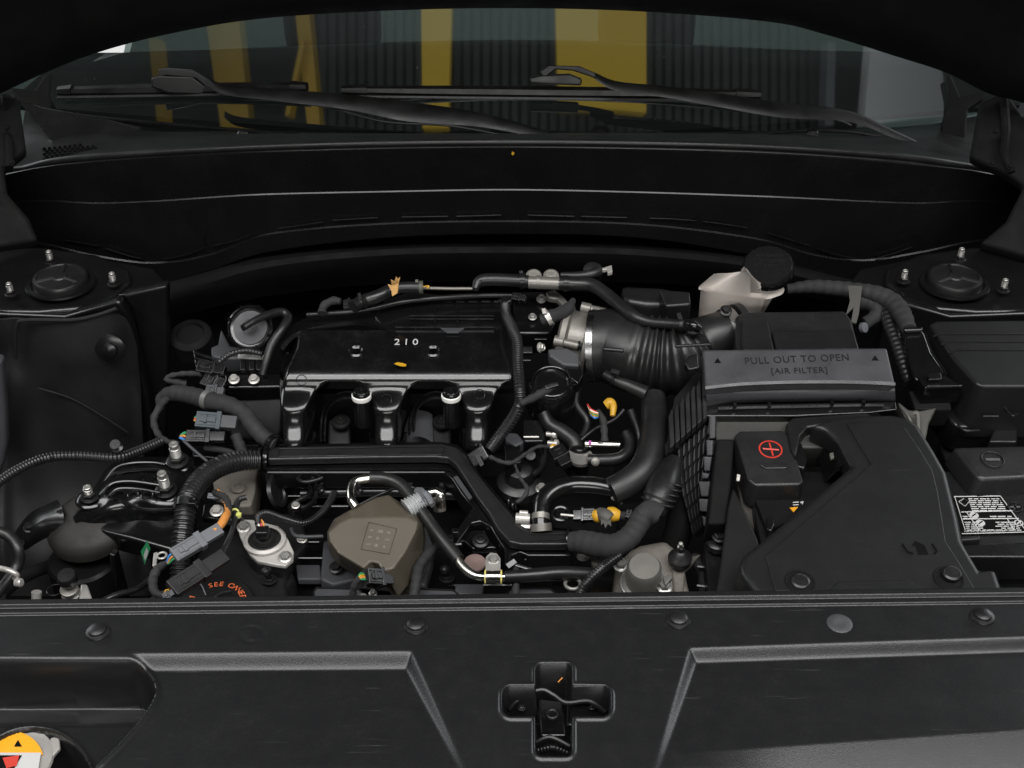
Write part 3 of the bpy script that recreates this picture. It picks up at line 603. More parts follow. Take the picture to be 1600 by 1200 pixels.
g = G(); g.torus((208, 773, -.066), 8, 1.1, n=20); g.torus((230, 774, -.067), 9, 1.1, n=20); out(g, 'foundry_mark', PG, t)
for x, y, h, r in ((278, 716, 30, 8.5), (260, 762, 32, 8.5), (140, 772, 16, 7)):
    g = G(); g.lathe((x, y + 8, -.082), [(22, 0), (20, 2), (14, 4), (12, 4)], (0, -.1, 1)); out(g, 'washer', PG, t); stud(t, (x, y + 5, -.075), r, h, axis=(.0 if x > 200 else .05, -.12, 1))
g = G(); g.loft([[(22, 842, -.15), (50, 805, -.12), (92, 785, -.11)], [(25, 850, -.14), (55, 822, -.11), (100, 800, -.10)], [(40, 856, -.15), (70, 838, -.13), (100, 830, -.12)]], 6, 4); out(g, 'side_bracket', PL, t, solid=.008)
bolt(t, (46, 825, -.115), 7, 9, BK); bolt(t, (30, 850, -.13), 6, 9, BK)

hose('ac_hose', 'thick black hose curving down at the far left corner', 'hose', [(-30, 826, -.05), (10, 835, -.06), (28, 858, -.07), (24, 890, -.09), (-20, 945, -.1)], 9, RU)
t = T('pipe_bracket', 'pale metal pipe bracket holding the hose at the far left corner', 'bracket', (10, 900, -.08))
g = G(); g.tube([(-20, 885, -.06), (10, 890, -.055), (26, 898, -.06), (24, 904, -.07)], 4.5, n=10); out(g, 'clip_arm', SP, t)
g = G(); g.lathe((26, 910, -.07), [(7, 0), (7, 8), (5, 10)], (1, -.3, .2)); out(g, 'clip_end', SP, t)
t = T('service_valve', 'black capped service valve on a pale metal fitting in the lower left', 'valve', (108, 925, -.15))
g = G(); g.lathe((106, 905, -.10), [(13, -8), (15, -4), (15.5, 8), (13, 12), (0, 12.5)], (0, -.2, 1)); out(g, 'valve_cap', PM, t)
g = G(); g.lathe((110, 925, -.12), [(15, -30), (15, -4), (11, -2), (11, 2), (14, 4), (14, 9), (11, 10)], (0, -.2, 1)); out(g, 'valve_body', AL, t)
g = G(); g.torus((86, 922, -.12), 12, 1.3); out(g, 'cap_strap', PL, t)
g = G(); g.slab([(125, 912), (136, 912), (148, 945), (122, 945)], -.12, .02); out(g, 'fitting_ear', SP, t, bev=.003)
hose('metal_pipe_stub', 'short pale pipe stub left of the capped service valve', 'pipe', [(57, 925, -.13), (57, 960, -.16)], 8, SP)
hose('hose', 'black hose behind the lower left valve', 'hose', [(0, 930, -.18), (40, 900, -.2), (90, 880, -.22)], 10, RU)
t = T('warning_tag', 'small green and white tag deep beside the engine mount', 'tag', (228, 870, -.2))
g = G(); g.slab([(220, 862), (230, 845), (235, 858), (226, 882)], upright(.17), .001); out(g, 'tag_face', GN, t); g = G(); g.slab([(224, 868), (229, 856), (232, 862), (227, 877)], upright(.1685), .0006); out(g, 'tag_print', WP, t)

# main corrugated loom on the left
h = hose('loom_tube', 'thick black corrugated loom tube bending down beside the gearbox connectors', 'loom tube', [(405, 719, -.07), (375, 720, -.065), (345, 728, -.06), (315, 748, -.06), (294, 780, -.065), (287, 820, -.08), (283, 860, -.1), (280, 935, -.14)], [16, 17, 17, 17, 17, 17, 17, 15], CO, corr=(6.4, 2.2), n=20, per=8)
band(h, 'cable_tie', (292, 783, -.062), (290, 794, -.066), 19, PG); g = G(); g.box((300, 786, -.045), .010, .008, .006); out(g, 'tie_head', PG, h, bev=.001)
g = G(); g.slab([(330, 740), (372, 706), (405, 712), (398, 770), (392, 790), (350, 792), (335, 770)], slope(710, -.12, 790, -.125), .05); o = out(g, 'cast_housing', AD, bev=.004, label='dirty grey cast aluminium housing between the loom tube and cover rail', cat='casting')
g = G(); g.lathe((372, 762, -.12), [(12, 0), (10, 3), (6, 3), (5, 1), (0, 1)]); out(g, 'casting_boss', AD, o)
t = T('mount_plate', 'small black plate with silver bolt beside the loom tube', 'plate', (338, 805, -.1))
g = G(); g.slab([(318, 788), (345, 784), (372, 790), (380, 806), (368, 814), (345, 812), (315, 808)], slope(785, -.09, 812, -.095), .012); out(g, 'plate', PG, t, bev=.002)
bolt(t, (339, 799, -.088), 8, 9, SP)
plug('small grey sensor plug above the plate with the silver bolt', (325, 775, -.075), (345, 777, -.075), 9, 7, GY, ribs=1)
h = plug('light grey connector lying diagonally across the loom tube', (271, 870, -.045), (345, 826, -.04), 25, 14, GY, ribs=4)
wires(h, (272, 868, -.045), (262, 880, -.055), [BL, OT, GN], 4, 1.6)
hose('taped_lead', 'orange taped lead leaving the light grey connector', 'lead', [(334, 831, -.04), (345, 820, -.04), (352, 808, -.042), (356, 798, -.05), (352, 780, -.06), (340, 768, -.07)], [6, 6.5, 6.5, 5, 4.5, 4], OT)
hose('black_lead', 'black lead curving above the orange taped lead', 'lead', [(355, 812, -.048), (358, 795, -.05), (352, 778, -.055), (336, 770, -.07)], 5.5, TP)
h = plug('black connector lying diagonally below the light grey one', (268, 922, -.045), (352, 868, -.045), 30, 15, GB_, ribs=4)
wires(h, (266, 925, -.05), (256, 932, -.055), [YE, BK, YE], 4, 1.4)
plug('small black plug at the lower end of the diagonal black connector', (256, 935, -.05), (272, 925, -.045), 13, 11, GR, ribs=1)
hose('tape_wrapped_cable', 'tape wrapped cable looping left around the two diagonal connectors', 'cable', [(266, 877, -.055), (248, 888, -.065), (239, 905, -.07), (242, 925, -.07), (258, 932, -.06)], [5, 7, 8, 7, 5], TP)
hose('tape_wrapped_cable', 'tape wrapped cable running into the bottom left of the bay', 'cable', [(256, 928, -.065), (240, 938, -.08), (215, 950, -.1)], 6, TP)
g = G(); g.slab([(240, 864), (246, 862), (244, 882), (238, 884)], -.07, .006); g.torus((253, 868, -.07), 7, 2); out(g, 'loop_clip', SP, bev=.001, label='small metal loop clip left of the diagonal connectors', cat='clip')
hose('ribbed_cable', 'narrow ribbed cable with yellow tie running down to the black connector', 'cable', [(385, 777, -.06), (372, 782, -.06), (368, 800, -.058), (365, 822, -.056), (355, 848, -.055), (345, 868, -.05)], [5, 5, 5, 4.5, 4.5, 6], CO, corr=(4, .8))
g = G(); g.torus((367, 801, -.058), 6, 1.6, (0, -.7, .3), n=16); g.box((373, 805, -.055), .006, .006, .004); out(g, 'cable_tie', mat('pale_yellow', (.55, .55, .15), .5), label='pale yellow tie around the narrow ribbed cable', cat='cable tie')
hose('lead', 'pair of thin leads hanging under the black diagonal connector', 'lead', [(300, 905, -.1), (315, 915, -.11), (325, 940, -.12)], 1.3, GY)

# ================================================================ engine: block, covers
g = G(); g.slab([(300, 700), (960, 700), (975, 955), (268, 955)], -.19, .3); eb = out(g, 'engine_block_fill', PD, bev=.01, label='dark engine block fill keeping the gaps between covers and hoses black', cat='engine')  # dark mass under the parts, its black stands in for shade in gaps
t = T('oil_filler_cover', 'matt black rocker cover with the oil cap at the lower left of the engine', 'rocker cover', (400, 900, -.2))
g = G(); g.slab([(330, 822), (372, 800), (470, 800), (482, 850), (452, 880), (448, 915), (455, 960), (262, 960), (285, 905)], slope(800, -.13, 955, -.13), .08); out(g, 'cover_top', PM, t, bev=.008, seg=3)
g = G(); g.lathe((432, 905, -.135), [(30, -60), (30, -10), (26, 0), (0, 1)], (0, .1, 1)); out(g, 'rounded_post', PM, t)
t2 = T('oil_filler_cap', 'round black oil cap printed with orange lettering at the bottom edge', 'oil cap', (337, 955, -.12))
oc = W(338, 946, -.118); g = G(); g.lathe(oc, [(60, -12), (60, 0), (57, 3), (0, 3.2)], n=44); out(g, 'cap_disc', PM, t2)
def arc_text(s_, c, r, a0, da, h, m, parent):
    mm = mpp(c)
    for i, ch in enumerate(s_):
        if ch == ' ': continue
        a = R(a0 - da * i); cu = bpy.data.curves.new('ch', 'FONT'); cu.body = ch; cu.extrude = .02; cu.align_x = 'CENTER'; to = bpy.data.objects.new('x', cu); me = bpy.data.meshes.new_from_object(to); bpy.data.objects.remove(to)
        rad = V((math.cos(a), math.sin(a), 0)); tan = V((math.sin(a), -math.cos(a), 0)); org = wloc(parent)
        for v in me.vertices: q = v.co; v.co = c + (rad * (r + q.y * h) + tan * q.x * h * 1.05) * mm + V((0, 0, .0006 + q.z * .01)) - org
        me.materials.append(m); o = bpy.data.objects.new('letter', me); COL.objects.link(o); o.parent = parent
c = oc + V((0, 0, mpp(oc) * 3.4)); arc_text("SEE OWNER'S MANUAL", c, 38, 112, 11.5, 13.5, OR, t2); arc_text("M", c, 38, 165, 11, 13.5, OR, t2)
g = G(); g.tube([c + V((-.01, -.02, .001)), c + V((0, .012, .002)), c + V((.014, .02, .001))], 3, n=8); out(g, 'finger_grip', PM, t2)

t = T('sensor_cap', 'silver oval flange with two bolts and a round black plug in its middle', 'sensor', (415, 850, -.11))
pl = slope(810, -.105, 885, -.105)
g = G(); g.slab([(370, 822), (372, 815), (380, 811), (395, 812), (435, 822), (450, 842), (459, 862), (458, 874), (446, 884), (430, 882), (402, 876), (390, 866), (376, 840)], pl, .006); out(g, 'flange_plate', PF, t, bev=.0015)
g = G(); g.slab([(370, 828), (380, 820), (435, 826), (455, 868), (446, 889), (402, 882), (388, 870)], slope(810, -.112, 885, -.112), .03); out(g, 'flange_boss', PM, t, bev=.002)
g = G(); g.lathe((414, 846, -.104), [(33, 0), (33, 4), (29, 7), (26, 6), (25, 2)], (0, 0, 1), 40); out(g, 'silver_ring', PF, t)
g = G(); g.lathe((414, 846, -.102), [(26, 0), (26, 3), (18, 4), (17, 9), (15, 12), (11, 13), (11, 16), (0, 17)], (0, -.1, 1), 32); out(g, 'rubber_plug', RU, t)
g = G(); g.box((410, 832, -.078), .016, .014, .012); out(g, 'wire_socket', PL, t, bev=.002)
wires(t, (408, 826, -.075), (403, 812, -.07), [OT, RD, WR, BK], 3.4, 1.6)
bolt(t, (381, 824, -.103), 8, 9, ST); bolt(t, (446, 871, -.103), 8, 9, ST)
h = hose('taped_lead', 'black taped lead arching from the round plug to the clip under the rail', 'lead', [(403, 818, -.07), (404, 806, -.065), (418, 801, -.065), (445, 810, -.068), (475, 817, -.075), (500, 803, -.08), (515, 785, -.08), (523, 770, -.08)], [5, 5.5, 5, 4.5, 4.5, 5.5, 6, 6.5], CO, corr=(4, .5))
t = T('rail_clip', 'glossy black ribbed wire clip hanging under the long cover rail', 'clip', (522, 765, -.1))
g = G(); g.slab([(512, 738), (532, 737), (534, 768), (512, 769)], upright(.335), .012); out(g, 'clip_body', PG, t, bev=.002)
for x in (514, 519, 524, 530): g = G(); g.bar(WY(x, 734, .333), WY(x, 766, .333), 2, 4); out(g, 'clip_rib', PG, t)
g = G(); g.bar(WY(509, 768, .333), WY(537, 768, .333), 5, 6); out(g, 'clip_foot', PG, t, bev=.001)
t = T('ball_stud', 'black ball stud on a hexagon base left of the brown cover', 'ball stud', (420, 905, -.12), 'cover ball studs')
def ballstud(t, p):
    g = G(); g.hexa(p, 9, 6); out(g, 'hexagon_base', BK, t, ang=30)
    g = G(); g.lathe(p, [(5, 4), (4, 12), (4, 15), (7, 18), (8, 22), (6, 26), (0, 28)], (-.1, -.12, 1), 18); out(g, 'ball', BK, t)
ballstud(t, (421, 906, -.125))
t = T('ball_stud', 'black ball stud on a hexagon base right of the brown cover', 'ball stud', (698, 900, -.12), 'cover ball studs'); ballstud(t, (698, 903, -.12))

# valve cover in the middle
t = T('valve_cover', 'black ribbed valve cover with grey coil plates along the front of the engine', 'valve cover', (700, 930, -.2))
g = G(); g.slab([(455, 745), (815, 742), (900, 870), (962, 875), (968, 955), (455, 955)], -.165, .05); out(g, 'cover_base', PG, t, bev=.004)
for y0, x0, x1 in ((848, 455, 500), (873, 455, 505), (758, 440, 560), (776, 440, 560), (792, 455, 545), (915, 700, 800)):
    g = G(); g.bar((x0, y0, -.14), (x1, y0, -.14), 4, 10); out(g, 'cover_rib', PG, t, bev=.001)
g = G(); g.slab([(505, 845), (530, 838), (560, 880), (665, 820), (680, 860), (665, 915), (560, 905), (520, 914), (500, 905)], slope(840, -.125, 915, -.13), .02); out(g, 'coil_plate', GR, t, bev=.004)
g = G(); g.slab([(462, 882), (500, 882), (502, 905), (465, 905)], -.14, .01); out(g, 'grey_step', GR, t, bev=.002)
for o in ([(494, 918), (560, 920), (566, 926), (566, 945), (490, 945), (490, 924)], [(655, 920), (708, 922), (716, 928), (714, 945), (648, 945)], [(798, 918), (860, 920), (867, 926), (866, 945), (792, 945), (794, 924)]):
    g = G(); g.slab(o, -.105, .012); out(g, 'coil_top', GR, t, bev=.002)
    g = G(); c_ = [(x, y) for x, y in o]; P_ = [flat(-.1035).at(x, y) for x, y in c_]; g.tube(P_ + [P_[0]], 1.3, n=6, smooth=False); out(g, 'coil_rim', BK, t)
g = G(); g.slab([(712, 912), (756, 912), (754, 930), (710, 928)], -.12, .01); out(g, 'grey_step', GR, t, bev=.002)
g = G(); g.slab([(815, 880), (855, 880), (854, 898), (812, 894)], -.13, .01); out(g, 'grey_step', GR, t, bev=.002)
bolt(t, (525, 887, -.12), 8, 8, BK); bolt(t, (472, 843, -.13), 6, 7, SP); bolt(t, (474, 756, -.12), 7, 8, ST); bolt(t, (600, 762, -.13), 5, 4, ST)
for x, y, r in ((568, 935, 6), (583, 928, 5), (740, 938, 6), (785, 938, 8), (895, 928, 7), (905, 940, 6)): bolt(t, (x, y, -.10), r, 8, ST if r < 7 else BK)
g = G(); g.tube([(470, 745, -.12), (485, 770, -.11), (455, 790, -.115), (460, 805, -.12)], 5, n=8); g.tube([(492, 750, -.11), (493, 778, -.11), (478, 792, -.11), (455, 796, -.112)], 4, n=8); out(g, 'wire_bracket', PG, t)
g = G(); g.lathe((431, 770, -.12), [(26, 0), (24, 6), (18, 6), (16, 3), (0, 3)], (.9, -.1, .4), 28); out(g, 'round_seal', PM, t)
hose('black_strut', 'thin black rod right of the silver oval flange', 'rod', [(455, 826, -.1), (465, 838, -.1), (505, 838, -.1)], 3, GR)

# brown cover
t = T('pump_cover', 'olive brown faceted plastic cover with a faint embossed square in the middle', 'pump cover', (590, 930, -.12))
top = [(513, 832, -.05), (530, 817, -.04), (547, 809, -.035), (600, 807, -.033), (640, 808, -.034), (654, 816, -.037), (650, 830, -.04), (632, 864, -.05), (614, 889, -.057), (598, 892, -.06), (590, 880, -.056), (578, 878, -.055), (568, 888, -.058), (528, 864, -.056), (515, 846, -.053)]
mid = [(511, 830, -.062), (522, 811, -.055), (547, 797, -.05), (588, 777, -.045), (607, 773, -.045), (652, 802, -.05), (663, 822, -.06), (660, 862, -.08), (638, 915, -.095), (622, 933, -.10), (606, 912, -.085), (592, 888, -.07), (572, 896, -.068), (530, 872, -.066), (514, 850, -.064)]
low = [(x, y, z - .05) for x, y, z in [(511, 838, -.062), (520, 820, -.055), (547, 805, -.05), (588, 790, -.045), (607, 785, -.045), (652, 808, -.05), (666, 840, -.06), (662, 866, -.08), (640, 925, -.095), (624, 945, -.10), (608, 924, -.085), (592, 900, -.07), (572, 906, -.068), (530, 884, -.066), (514, 862, -.064)]]
ptop = slope(807, -.034, 890, -.058); tp = [ptop.at(p[0], p[1]) for p in top]; cc = sum(tp, V((0, 0, 0))) / len(tp); n = len(tp)
g = G(); g.add(tp + [pt(p) for p in mid] + [pt(p) for p in low], [tuple(range(n))] + [(k * n + i, (k + 1) * n + i, (k + 1) * n + (i + 1) % n, k * n + (i + 1) % n) for k in range(2) for i in range(n)])
o = out(g, 'shell', BR, t, bev=.0028, seg=3)
BRD = mat('olive_line', (.035, .030, .024), .6)
nn = ptop.n; pl = Plane(ptop.p + nn * .0005, nn)
sq = [pl.at(*q) for q in ((576, 816), (620, 826), (608, 866), (564, 858))]; g = G(); g.tube(sq + [sq[0]], .6, n=5, smooth=False); out(g, 'embossed_square', BRD, t)
for i in range(9):
    x_, y_ = 578 + (i % 3) * 13 - (i // 3) * 3, 828 + (i // 3) * 11 + (i % 3) * 2; g = G(); g.bar(pl.at(x_, y_), pl.at(x_ + 5 + (i * 7) % 4, y_ + .8), 3 + (i * 5) % 3, .5); out(g, 'embossed_mark', BR, t)
h = plug('glossy black plug in the notch at the bottom of the brown cover', (570, 902, -.055), (610, 905, -.075), 26, 22, GB_)
wires(h, (570, 901, -.05), (560, 904, -.05), [GN, YE, OT, GN], 3, 1.6)
hose('tape_wrapped_cable', 'tape wrapped cable leaving the plug under the brown cover', 'cable', [(563, 903, -.05), (554, 915, -.06), (549, 945, -.09)], [5, 6, 6], TP)
hose('cloth_cable', 'flat cloth wrapped cable behind the right edge of the brown cover', 'cable', [(690, 850, -.10), (672, 862, -.08), (655, 885, -.08), (650, 910, -.085), (643, 950, -.1)], [6, 8, 9, 9, 8], TP)
h = hose('bellows_fitting', 'light grey corrugated fitting at the upper right of the brown cover', 'fitting', [(636, 796, -.045), (656, 783, -.04), (668, 775, -.036)], [18, 15, 13], mat('fitting_grey', (.33, .34, .34), .5, dust=.3), corr=(5, 2.5), n=18)
g = G(); g.lathe((655, 776, -.035), [(15, -3), (15, 3)], (-.8, -.4, .4), 12); g.lathe((668, 780, -.035), [(15, -2), (15, 4), (11, 7)], (.8, .4, .3), 8); out(g, 'fitting_nut', GY, h)
hose('metal_pipe', 'small bent silver pipe rising from the light grey fitting', 'pipe', [(664, 780, -.04), (672, 770, -.03), (682, 768, -.03), (689, 776, -.035), (688, 790, -.05)], [5, 5, 6, 7, 8], CH)
hose('pipe_sleeve', 'grey metal sleeve below the bent silver pipe', 'pipe', [(686, 778, -.055), (687, 798, -.07)], 10, AL)
# AC pipe run
h = hose('ac_pipe', 'silver pipe with black foam sleeve looping over the brown cover to the lower clamp', 'pipe', [(556, 792, -.045), (549, 780, -.04), (549, 763, -.038), (558, 751, -.036), (582, 747, -.034)], 7, CH)
g = G(); g.tube([(578, 747, -.034), (602, 748, -.034), (625, 757, -.036), (645, 780, -.042), (668, 812, -.052), (690, 842, -.06), (716, 874, -.07)], 10, n=16); out(g, 'foam_sleeve', RU, h)
for i in range(6): g = G(); g.tube([(700 + i * 3, 853 + i * 4, -.0655 - i * .001), (701.5 + i * 3, 855 + i * 4, -.066 - i * .001)], 11, n=16, smooth=False); out(g, 'tape_turn', RU, h)
g = G(); g.tube([(713, 871, -.07), (722, 884, -.073), (735, 895, -.075), (752, 901, -.076), (795, 902, -.077)], 7, n=14); out(g, 'lower_pipe', CH, h)
hose('ac_hose', 'black hose running right from the silver clamp along the engine front', 'hose', [(788, 901, -.077), (830, 899, -.078), (880, 895, -.08), (930, 898, -.09)], [9, 11, 11, 11], RU)
t = T('pipe_clamp', 'silver clamp with bolt and yellow edges holding the lower pipe', 'clamp', (770, 890, -.09))
g = G(); g.tube([(758, 902, -.076), (783, 902, -.077)], 11, n=20); out(g, 'clamp_sleeve', CH, t)
for x in (758, 783): g = G(); g.tube([(x - 1, 902, -.0765), (x + 1.5, 902, -.0765)], 11.8, n=20); out(g, 'yellow_edge', mat('clamp_yellow', (.6, .5, .15), .5), t)
g = G(); g.slab([(758, 895), (759, 870), (766, 863), (776, 864), (782, 872), (782, 895)], slope(864, -.075, 895, -.07), .003); out(g, 'clamp_tab', SP, t, bev=.0008)
bolt(t, (771, 876, -.073), 7, 8, ST)
g = G(); g.lathe((742, 880, -.105), [(18, 0), (17, 2), (8, 2.5), (0, 1.5)], (0, -.1, 1)); out(g, 'core_plug', PK, label='round pinkish metal plug left of the silver clamp', cat='core plug')
t = T('black_bracket', 'black pressed bracket with a round bolt inside the fork of the rail', 'bracket', (750, 845, -.1))
g = G(); g.slab([(723, 845), (732, 829), (758, 827), (764, 842), (777, 856), (738, 858)], slope(827, -.10, 858, -.105), .012); out(g, 'plate', PG, t, bev=.003)
g = G(); g.lathe((751, 847, -.098), [(13, 0), (13, 4), (9, 6), (8, 9), (5, 10), (4, 7), (0, 7)], (0, -.2, 1), 24); out(g, 'round_bolt', BK, t)

# ---------------------------------------------------------------- harness cover rail
t = T('harness_rail', 'long glossy black wiring cover stepping down across the front of the engine', 'wiring cover', (600, 720, -.12))
rl = [(418, 698), (560, 695), (690, 693), (712, 698), (728, 710), (748, 742), (775, 775), (800, 803), (815, 820), (828, 827), (892, 828), (893, 850), (815, 850), (796, 846), (778, 826), (765, 802), (745, 775), (728, 748), (712, 724), (700, 715), (680, 713), (560, 714), (418, 717)]
g = G(); g.slab(rl, flat(-.075), .012); out(g, 'raised_top', PT, t, bev=.003, seg=3)
rl2 = [(414, 694), (560, 691), (690, 689), (716, 694), (732, 708), (752, 740), (778, 772), (803, 800), (818, 817), (830, 823), (894, 824), (895, 868), (826, 868), (812, 862), (800, 868), (796, 882), (788, 880), (788, 858), (775, 838), (766, 822), (750, 814), (737, 817), (728, 830), (712, 852), (700, 852), (724, 812), (738, 792), (720, 770), (706, 748), (694, 738), (560, 738), (414, 738)]
g = G(); g.slab(rl2, flat(-.090), .03); out(g, 'lower_body', PG, t, bev=.004, seg=3)
P_ = [flat(-.0885).at(x, y) for x, y in [(414, 733), (560, 733), (692, 733), (708, 745), (722, 768), (740, 792)]]; g = G(); g.tube(P_, 1.6, n=8); out(g, 'edge_bead', PG, t)
g = G(); g.slab([(708, 745), (715, 743), (738, 776), (733, 780)], -.0745, .003); out(g, 'bright_insert', GR, t, bev=.0008)
for x0, x1 in ((436, 690),):
    P_ = [flat(-.0735).at(x, y) for x, y in [(x0, 701), (x1, 697), (x1 + 6, 700), (x1, 710), (x0, 713)]]; g = G(); g.tube(P_ + [P_[0]], .9, n=6, smooth=False); out(g, 'panel_line', PT, t)
P_ = [flat(-.0735).at(x, y) for x, y in [(716, 702), (735, 730), (790, 800), (812, 826), (832, 834), (880, 834), (884, 842), (830, 844)]]; g = G(); g.tube(P_, .9, n=6); out(g, 'panel_line', PT, t)
g = G(); g.tube([(414, 718, -.085), (420, 718, -.085)], 21, n=16); g.tube([(404, 718, -.08), (410, 718, -.08)], 19, n=16); out(g, 'end_collar', PG, t)
g = G(); g.tube([(884, 846, -.086), (890, 846, -.086)], 22, n=16); out(g, 'end_collar', PG, t)
g = G(); g.bar((690, 854, -.085), (722, 850, -.08), 5, 5); g.bar((700, 848, -.078), (716, 832, -.078), 8, 6); g.box((712, 833, -.07), .008, .008, .01); out(g, 'tie_arm', PG, t, bev=.001)
g = G(); g.bar((796, 880, -.08), (830, 890, -.08), 6, 5); g.bar((792, 886, -.08), (806, 876, -.076), 10, 6); out(g, 'tie_foot', PG, t, bev=.001)
hose('tape_wrapped_cable', 'tape wrapped cable dropping from the fork of the rail to the front', 'cable', [(806, 885, -.085), (807, 905, -.085), (803, 950, -.1)], [6, 6.5, 6], TP)
g = G(); g.bar((820, 874, -.1), (872, 873, -.1), 3, 5); out(g, 'thin_bar', BK, label='thin black bar under the right end of the rail', cat='bar')
# square clip where the corrugated hose meets the rail
t = T('wiring_clip', 'glossy black ribbed clip joining the corrugated tube to the rail', 'clip', (745, 715, -.08))
a_, b_ = pt((737, 722, -.065)), pt((762, 705, -.05)); g = G(); g.bar(a_, b_, 24, 16); out(g, 'clip_body', PG, t, bev=.002)
for q in (.3, .5): g = G(); g.bar((740 + q * 14, 716 - q * 10, -.048), (748 + q * 14, 732 - q * 10, -.055), 3, 4); out(g, 'clip_rib', PG, t)

# ================================================================ intake manifold
t = T('intake_manifold', 'glossy black intake manifold with three rounded runners and the number 210', 'intake manifold', (620, 690, -.15))
def lin(x, ks):
    for (a, u), (b, v) in zip(ks, ks[1:]):
        if x <= b: return u + (v - u) * max(0, (x - a)) / (b - a)
    return ks[-1][1]
prof = []; p_ = W(800, 516, .0145)
for py in range(516, 694, 2):
    prof.append((py, p_.z)); ph = R(lin(py, [(516, 12), (560, 14), (574, 20), (590, 42), (604, 84), (630, 82), (642, 66), (652, 50), (662, 40), (672, 38), (681, 56), (688, 82), (700, 84)]))
    el = PITCH + math.atan((py - 600) / FOC); st = 2 * mpp(p_) / math.sin(ph + el); p_ = p_ + V((0, -math.cos(ph), -math.sin(ph))) * st
XC = [463, 606, 747]
def widths(py):
    return 90 if py < 596 else (90 - 36 * sm(py, 594, 616) - 20 * sm(py, 604, 648) - 2 * sm(py, 640, 690))
vs = []; NU = 190; nv = 88
for j in range(nv + 1):
    u = j / nv * (len(prof) - 1); i = min(int(u), len(prof) - 2); f = u - i
    py = prof[i][0] * (1 - f) + prof[i + 1][0] * f; z = prof[i][1] * (1 - f) + prof[i + 1][1] * f
    for k in range(NU + 1):
        px = 428 + 384 * k / NU; wd = widths(py)
        h = max(1 - sm(abs(px - c), wd * .45, wd * .95 + 6) if py > 596 else 1 for c in XC)
        # bulge across each runner
        bul = max(math.sqrt(max(0, 1 - ((px - c) / (wd * .9)) ** 2)) if abs(px - c) < wd * .9 else 0 for c in XC) * sm(py, 600, 636)
        p = W(px, py, z)
        L = 462 - 23 * sm(py, 530, 600) + 4 * sm(py, 640, 690); Rr = 806 - 34 * sm(py, 590, 640)
        side = max(sm(L - px, -8, 20), sm(px - Rr, -8, 14)) if py > 500 else 0
        p.y += (.03 + .12 * sm(py, 598, 655)) * (1 - h) + .05 * side; p.z -= .02 * (1 - h) * sm(py, 600, 640) * 0 + .03 * side * (py < 600)
        p.y -= .032 * bul; p.z += .012 * bul
        vs.append(p)
g = G(); g.add(vs, [(j * (NU + 1) + k, j * (NU + 1) + k + 1, (j + 1) * (NU + 1) + k + 1, (j + 1) * (NU + 1) + k) for j in range(nv) for k in range(NU)])
MF = mat('manifold_gloss', (.004, .004, .0044), .18, grain=.3, gs=700, dust=.08, coat=.25, rv=.05, dustcol=(.14, .135, .125), ds=30)
out(g, 'runner_shell', MF, t, ang=80)
g = G(); g.slab([(450, 690), (484, 690), (480, 683), (455, 683)], -.108, .01); out(g, 'port_flange', PG, t, bev=.002)
for c in XC: 
    g = G(); g.tube([(c - 27, 676, -.105), (c - 25, 688, -.108), (c - 14, 694, -.108), (c + 14, 694, -.108), (c + 25, 688, -.108), (c + 27, 676, -.105)], 3.2, n=8); out(g, 'port_rim', PG, t)
pl = slope(530, .0122, 545, .0082); text('210', 'lettering', WP, t, (616, 539), (653, 539), Plane(W(635, 533, [z for q, z in prof if q == 532][0]) + pl.n * .0016, pl.n), size=.95, spacing=1.5)
for x, y in ((557, 549), (677, 549)):
    g = G(); g.lathe((x, y, [z for q, z in prof if q == 548][0]), [(13, 0), (13, 1.5), (10, 3), (8, 1.5), (6, 0)], (0, -.2, 1)); out(g, 'bolt_seat', PG, t)
for x, y in ((475, 588), (606, 618), (750, 610), (470, 640)):
    g = G(); g.torus(W(x, y, {588: .0, 618: -.036, 610: -.03, 640: -.06}[y]) + V((0, -.020, .008)), 8, .7, (0, -.8, .5)); out(g, 'moulding_mark', PG, t)
# ribbed back plate of the manifold
g = G(); g.slab([(600, 468), (640, 455), (790, 470), (795, 520), (612, 522), (585, 495)], slope(455, .02, 522, .012), .03); out(g, 'ribbed_plate', PG, t, bev=.003)
pb = slope(455, .0225, 522, .0145)
for y in (494, 499, 512, 518): g = G(); g.bar(pb.at(618 if y > 505 else 640, y), pb.at(772, y), 2.4, 3); out(g, 'plate_rib', PG, t)
for x in (650, 680, 715, 748): g = G(); g.bar(pb.at(x, 480), pb.at(x, 518), 2.2, 3); out(g, 'plate_rib', PG, t)
for x in range(672, 775, 20): g = G(); g.bar(pb.at(x, 472), pb.at(x + 14, 472), 3, 3); out(g, 'plate_rib', PG, t)
g = G(); g.slab([(688, 512), (726, 512), (716, 519), (698, 519)], Plane(pb.p + pb.n * .003, pb.n), .003); out(g, 'raised_emblem', GR, t, bev=.0008)
g = G(); g.loft([[(440, 545, .0), (470, 520, .01), (560, 505, .012), (620, 525, .012)], [(430, 530, -.03), (480, 500, -.01), (560, 488, .0), (600, 500, .008)]], 6); out(g, 'rear_shoulder', PG, t, solid=.006)
